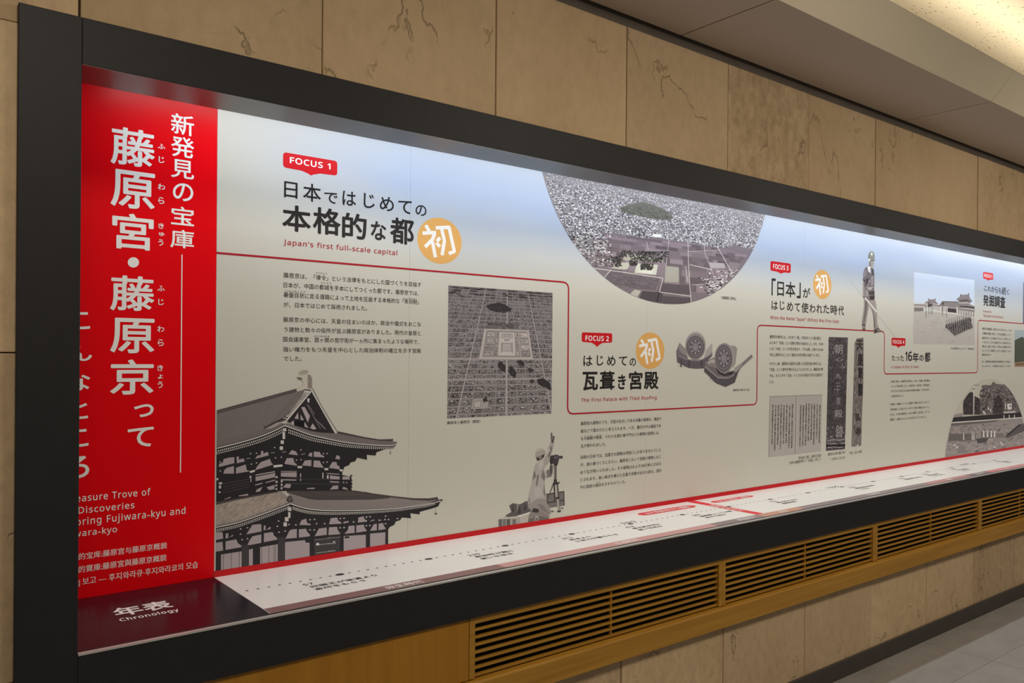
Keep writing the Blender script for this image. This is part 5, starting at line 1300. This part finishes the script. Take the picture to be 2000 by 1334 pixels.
# ---------------- half-round photo of the old excavation
def excavation():
    T = (7.41, 1840, 720)
    b = Art(T=T)
    p, q_, r_ = b.map((112, 870)), b.map((430, 262)), b.map((1140, 640))
    # circle through three traced points of the photo's rim
    ax, ay, bx_, by, cx, cy = *p, *q_, *r_
    d = 2 * (ax * (by - cy) + bx_ * (cy - ay) + cx * (ay - by))
    ux = ((ax * ax + ay * ay) * (by - cy) + (bx_ * bx_ + by * by) * (cy - ay) + (cx * cx + cy * cy) * (ay - by)) / d
    uy = ((ax * ax + ay * ay) * (cx - bx_) + (bx_ * bx_ + by * by) * (ax - cx) + (cx * cx + cy * cy) * (bx_ - ax)) / d
    R = math.dist((ux, uy), p)
    zb = ZL + 0.018
    a0 = math.asin(max(-1, min(1, (zb - uy) / R)))
    shape = [(ux + R * math.cos(a0 + (PI - 2 * a0) * i / 72), uy + R * math.sin(a0 + (PI - 2 * a0) * i / 72)) for i in range(73)]
    a = Art(T=T, clip=shape)
    a.raw(shape, ink((174, 166, 152)), 1)
    a.poly([(0, 700), (300, 640), (300, 700), (1186, 640), (1300, 640), (1300, 1400), (-60, 1400)], (140, 128, 125), 2)
    tree = smooth([(530, 668), (535, 560), (540, 440), (585, 330), (570, 250), (640, 235), (700, 240), (738, 188), (775, 215), (850, 228), (935, 238), (1060, 330), (1250, 460), (1300, 640), (880, 652)], 3)
    a.poly(tree, (102, 93, 92), 3)
    a.poly(smooth([(308, 668), (302, 560), (310, 470), (345, 410), (372, 372), (400, 345), (440, 342), (478, 400), (540, 440), (545, 560), (548, 664)], 3), (58, 51, 53), 4)
    a.poly(smooth([(735, 655), (740, 560), (765, 470), (795, 385), (840, 410), (870, 490), (882, 640)], 3), (60, 52, 53), 5)
    for _ in range(900):
        x, y = rnd.uniform(545, 1150), rnd.uniform(230, 640)
        if y < 250 + abs(x - 760) * .22: continue
        g = rnd.choice([78, 92, 112, 128, 66, 104]) ; s = rnd.uniform(6, 18)
        a.ell(x, y, s, s * .8, (g, g * .91, g * .9), 4, 7) if not (735 < x < 885 and y > 440) else a.ell(x, y, s * .7, s * .6, rnd.choice([(50, 44, 45), (74, 66, 66)]), 6, 7)
    for _ in range(240):
        x, y = rnd.uniform(312, 540), rnd.uniform(365, 655)
        if y > 370 + abs(x - 430) * .7: a.ell(x, y, rnd.uniform(5, 12), rnd.uniform(4, 10), rnd.choice([(46, 41, 43), (74, 66, 66), (54, 48, 50), (92, 84, 82)]), 5, 7)
    a.poly([(450, 240), (470, 240), (462, 670), (450, 670)], (190, 180, 172), 7); a.line([(430, 245), (540, 238)], 8, (110, 102, 98), 7); a.line([(440, 290), (470, 295)], 12, (60, 54, 54), 7)
    for x, y in ((590, 610), (610, 625), (690, 580), (660, 560)): a.rect(x, y, x + 16, y + 40, (196, 187, 182), 7)
    a.poly([(940, 508), (1008, 505), (1005, 590), (945, 592)], (200, 190, 184), 7); a.rect(975, 530, 995, 550, (70, 63, 64), 8); a.rect(905, 500, 925, 590, (170, 160, 154), 6); a.poly([(890, 622), (1060, 612), (1060, 640), (890, 650)], (176, 166, 160), 7)
    a.poly([(165, 706), (880, 650), (1300, 625), (1300, 690), (880, 722), (140, 774)], (48, 42, 44), 8); a.poly([(140, 774), (880, 722), (1300, 690), (1300, 704), (880, 736), (135, 790)], (196, 187, 180), 9)
    for x in (888, 965, 1040): a.rect(x, 670, x + 12, 730, (190, 180, 174), 10)
    a.poly([(130, 790), (860, 735), (760, 770), (300, 815), (130, 835)], (100, 91, 90), 6)
    for _ in range(800):
        x, y = rnd.uniform(20, 1250), rnd.uniform(800, 1290); g = rnd.choice([120, 132, 150, 162, 104, 92]); w_ = rnd.uniform(10, 50)
        a.poly([(x, y), (x + w_, y - rnd.uniform(0, 12)), (x + w_ * .8, y + rnd.uniform(3, 12)), (x + 4, y + 8)], (g, g * .92, g * .9), 4)
    a.poly([(105, 945), (480, 935), (480, 1040), (85, 1050)], (112, 103, 101), 6)
    for x in range(100, 480, 17): a.rect(x, 945, x + 7, 1045, (72, 65, 66), 7)
    a.poly([(560, 920), (900, 940), (890, 1000), (560, 1000)], (112, 102, 101), 6)
    for x in (310, 435, 460, 600, 655, 710, 758): a.poly([(x - 10, 1030 if x < 500 else 990), (x - 6, 940 if x < 500 else 900), (x + 6, 905 if x < 500 else 890), (x + 12, 1030 if x < 500 else 990)], rnd.choice([(206, 197, 192), (180, 170, 166)]), 8)
    a.poly([(488, 1012), (668, 1000), (632, 1068), (515, 1082)], (72, 65, 68), 8)
    a.poly([(900, 985), (1150, 800), (1300, 760), (1300, 850), (950, 1010)], (86, 78, 78), 6); a.poly([(925, 960), (1120, 800), (1140, 812), (945, 985)], (54, 48, 50), 7)
    for x, y in ((850, 1075), (870, 1100), (755, 1135), (215, 1135), (175, 1105)): a.ell(x, y, 14, 10, (206, 198, 190), 8, 8)
    a.poly([(225, 1190), (262, 1085), (310, 1150), (400, 1210), (210, 1225)], (120, 111, 108), 6)
    a.build('excavation_photo', mural, 'half-round grey photo of an old excavation before dark trees')
excavation()

# ---------------- pictures at the right edge of the photo
a = Art(T=F4)
u0, v1 = a.map((855, 437)); v0 = a.map((855, 657))[1]
a.raw([(u0, v0), (u0 + .9, v0), (u0 + .9, v1), (u0, v1)], ink((150, 122, 94)), 1)
a.raw([(u0, v1 - .22), (u0 + .9, v1 - .16), (u0 + .9, v1), (u0, v1)], ink((150, 158, 160)), 2)
a.raw([(u0, v1 - .25), (u0 + .9, v1 - .2), (u0 + .9, v1 - .08), (u0 + .3, v1 - .1), (u0 + .12, v1 - .05), (u0, v1 - .08)], ink((74, 76, 66)), 3)
for _ in range(160):
    u, v = u0 + rnd.uniform(0, .85), rnd.uniform(v0 + .01, v1 - .26)
    a.raw([(u, v), (u + .05, v + .012), (u + .045, v - .008)], ink(rnd.choice([(128, 98, 74), (176, 146, 116), (104, 82, 64)])), 3)
a.build('dig_photo', mural, 'colour photo of an excavated site')
a = Art(T=F4)
u0, v1 = a.map((905, 155)); v0 = a.map((905, 402))[1]
a.raw([(u0, v0), (u0 + .9, v0), (u0 + .9, v1), (u0, v1)], ink((92, 96, 108)), 1)
for _ in range(120):
    u, v = u0 + rnd.uniform(0, .85), rnd.uniform(v0, v1 - .02)
    a.raw([(u, v), (u + .05, v + .01), (u + .04, v - .01)], ink(rnd.choice([(66, 70, 80), (130, 134, 144), (56, 54, 56)])), 2)
a.build('distant_dig_photo', mural, 'dark photo at the far end')

# ================================================================ timeline printed on the counter
a = Art('ledge')
big = [(663.5, 1122), (837.6, 1091), (987, 1064.5), (1115, 1042), (1229, 1022.5), (1330, 1004.8), (1493, 977), (1566, 965), (1633, 953), (1695, 943), (1751, 933.5), (1803, 925)]
bx = [a.map(p) for p in big]
YD = sum(p[1] for p in bx) / len(bx)
step = (bx[5][0] - bx[0][0]) / 5
DK = (40, 38, 40)
marks = [bx[0][0] + step * k for k in range(-0, 16)]
for m_ in marks:
    d = Art('ledge')
    d.raw([(m_ + 0.0125 * math.cos(2 * PI * i / 24), YD + 0.0125 * math.sin(2 * PI * i / 24)) for i in range(24)], ink(DK), 3)
    d.build('century_dot', counter)
x = marks[0] - step * 0.9
k = 1
nd = 0
rest = Art('ledge')
while x < marks[-1]:
    if k % 10:
        nd += 1
        d = Art('ledge') if nd <= 96 else rest
        d.raw([(x + 0.0042 * math.cos(2 * PI * i / 10), YD + 0.0042 * math.sin(2 * PI * i / 10)) for i in range(10)], ink(DK), 3)
        if nd <= 96: d.build('minor_dot', counter)
    x += step / 10; k += 1
tag(rest.build('minor_dot', counter), kind='stuff')
# each event block: year, then one or two lines, set out in counter coordinates
def block(x0, y_top, rows, h=0.030, gap=0.047, cw=0.036):
    e = Art('ledge')
    for i, t in enumerate(rows):
        yy = y_top - gap * i
        num = t.isdigit()
        wd = sum((0.55 if ord(c) < 128 else 1.0) for c in t) * cw
        e.text_uv(t, x0 + (0.0 if i == 0 else 0.006), x0 + wd, yy - h, yy, ink(DK), 0.014, 4, 2)
    e.build('event_text', counter)
T4x = (4.0, 400, 1000)
def lx(px, py, T=(1, 0, 0)): return Art('ledge', T).map((px, py))
p57 = lx(775, 575, T4x); pb = lx(860, 620, T4x); pr57 = lx(1350, 500, T4x)
ROWH = 0.047
blocks = [
    (p57[0], ['57', '奴国王が後漢より', '金印をもらう']),
    (lx(225, 490, (3.636, 850, 950))[0], ['239', '卑弥呼が魏に', '使いを送る']),
    (lx(890, 370, (3.636, 850, 950))[0], ['372', '百済より', '七支刀が贈られる']),
    (lx(375, 380, (5.405, 1150, 960))[0], ['478', '倭王武が宋に', '使いを送る']),
    (lx(1070, 250, (5.405, 1150, 960))[0], ['607', '遣隋使として小野', '妹子を送る']),
    (lx(300, 572, (7.143, 1460, 900))[0], ['752', '東大寺の大仏', '開眼供養']),
    (lx(1405, 378, (7.143, 1460, 900))[0], ['1016', '藤原道長が摂政', 'となる']),
    (lx(250, 540, (7.143, 1720, 860))[0], ['1192', '鎌倉幕府の成立']),
    (lx(590, 485, (7.143, 1720, 860))[0], ['1334', '建武の新政', 'がはじまる']),
    (lx(1000, 412, (7.143, 1720, 860))[0], ['1467', '応仁の乱が', 'はじまる']),
    (lx(1600, 300, (7.143, 1720, 860))[0], ['1603', '江戸幕府', 'の成立']),
]
YT = lx(790, 560, T4x)[1]
for x0, rows in blocks: block(x0, YT, rows, 0.025, 0.036, 0.0245)
def century(t, px, T):
    x0, y0 = lx(px[0], px[1], T)
    e = Art('ledge'); e.text_uv(t, x0, x0 + 0.023 * len(t), YD + 0.016, YD + 0.042, ink(DK), 0.01, 4, 2); e.build('century_number', counter)
century('500', (280, 325), (5.405, 1150, 960))
century('1000', (1060, 375), (7.143, 1460, 900))
century('1500', (1100, 343), (7.143, 1720, 860))
# two red banners and the crossing red band
def banner(x0, x1, y0, y1, t):
    b = Art('ledge')
    r = (y1 - y0) / 2; cy = (y0 + y1) / 2
    b.raw([(x0 + r + r * math.cos(math.radians(90 + d)), cy + r * math.sin(math.radians(90 + d))) for d in range(0, 181, 15)] + [(x1 - r, y0), (x1, cy), (x1 - r, y1)], ink((196, 30, 48)), 2)
    o = b.build('date_banner', counter, 'red banner with white writing')
    t_ = Art('ledge'); t_.text_uv(t, x0 + r * 1.1, x1 - r * 1.3, cy - r * 0.62, cy + r * 0.62, ink(WHT), 0.012, 5, 2); t_.build('lettering', o)
Tb = (5.405, 1150, 960)
banner(lx(500, 240, Tb)[0], lx(1165, 155, Tb)[0], lx(600, 254, Tb)[1], lx(600, 218, Tb)[1], '694 飛鳥京から遷都')
banner(lx(1297, 115, Tb)[0], lx(1800, 55, Tb)[0], lx(1330, 123, Tb)[1], lx(1340, 97, Tb)[1], '710 平城京へ遷都')
q = [lx(1040, 108, Tb), lx(1120, 95, Tb), lx(1830, 233, Tb), lx(1770, 245, Tb)]
xa, xb_ = (q[0][0] + q[3][0]) / 2, (q[1][0] + q[2][0]) / 2
YB0 = lx(1770, 245, Tb)[1]
b = Art('ledge'); b.raw([(xa, YB0), (xb_, YB0), (xb_, YP - 0.004), (xa, YP - 0.004)], ink((200, 26, 44)), 2)
o = b.build('era_crossing_band', counter, 'red band crossing the counter with white writing')
t_ = Art('ledge')
vs_ = '藤原京の時代'
for i, ch in enumerate(vs_):
    yc = YP - 0.14 - i * 0.036
    t_.text_uv(ch, xa + (xb_ - xa) * 0.2, xb_ - (xb_ - xa) * 0.2, yc - 0.03, yc, ink(WHT), 0.01, 5, 2)
t_.build('lettering', o)
# coloured era bands along the front edge of the counter
YE1 = YB0 - 0.001
Te = (4.0, 400, 1000)
EC = [((118, 84, 82), XB + 0.002), ((176, 128, 124), lx(975, 1104)[0]), ((122, 104, 106), lx(1402, 1027)[0]), ((176, 126, 104), lx(1495, 1009)[0]), ((128, 112, 114), lx(1577, 994.5)[0]),
      ((166, 116, 112), lx(1822, 946)[0]), ((116, 96, 98), lx(1905, 930.5)[0]), ((184, 118, 114), lx(1945, 923)[0]), ((124, 106, 108), lx(1990, 914)[0] + 0.3)]
EN = ['弥生時代', '古墳時代', '飛鳥時代', '奈良', '平安時代', '鎌倉', '室町時代', '安土', '江戸時代']
lab = [lx(1400, 590, Te)[0], lx(1280, 408, (3.636, 850, 950))[0], lx(1565, 300, Tb)[0], lx(445, 718, (7.143, 1460, 900))[0], lx(1690, 478, (7.143, 1460, 900))[0], lx(935, 552, (7.143, 1720, 860))[0], lx(1340, 475, (7.143, 1720, 860))[0], lx(1770, 400, (7.143, 1720, 860))[0], 7.0]
ends = [x for _, x in EC[1:]] + [8.9]
for (c, x0), x1, t, tx in zip(EC, ends, EN, lab):
    b = Art('ledge'); b.raw([(x0, 2.4342), (x1, 2.4342), (x1, YE1), (x0, YE1)], ink(c), 1)
    o = b.build('era_band', counter)
    t_ = Art('ledge'); t_.text_uv(t, tx, tx + 0.027 * len(t), 2.4342 + (YE1 - 2.4342) * 0.22, 2.4342 + (YE1 - 2.4342) * 0.80, ink(WHT), 0.012, 5, 2); t_.build('lettering', o)
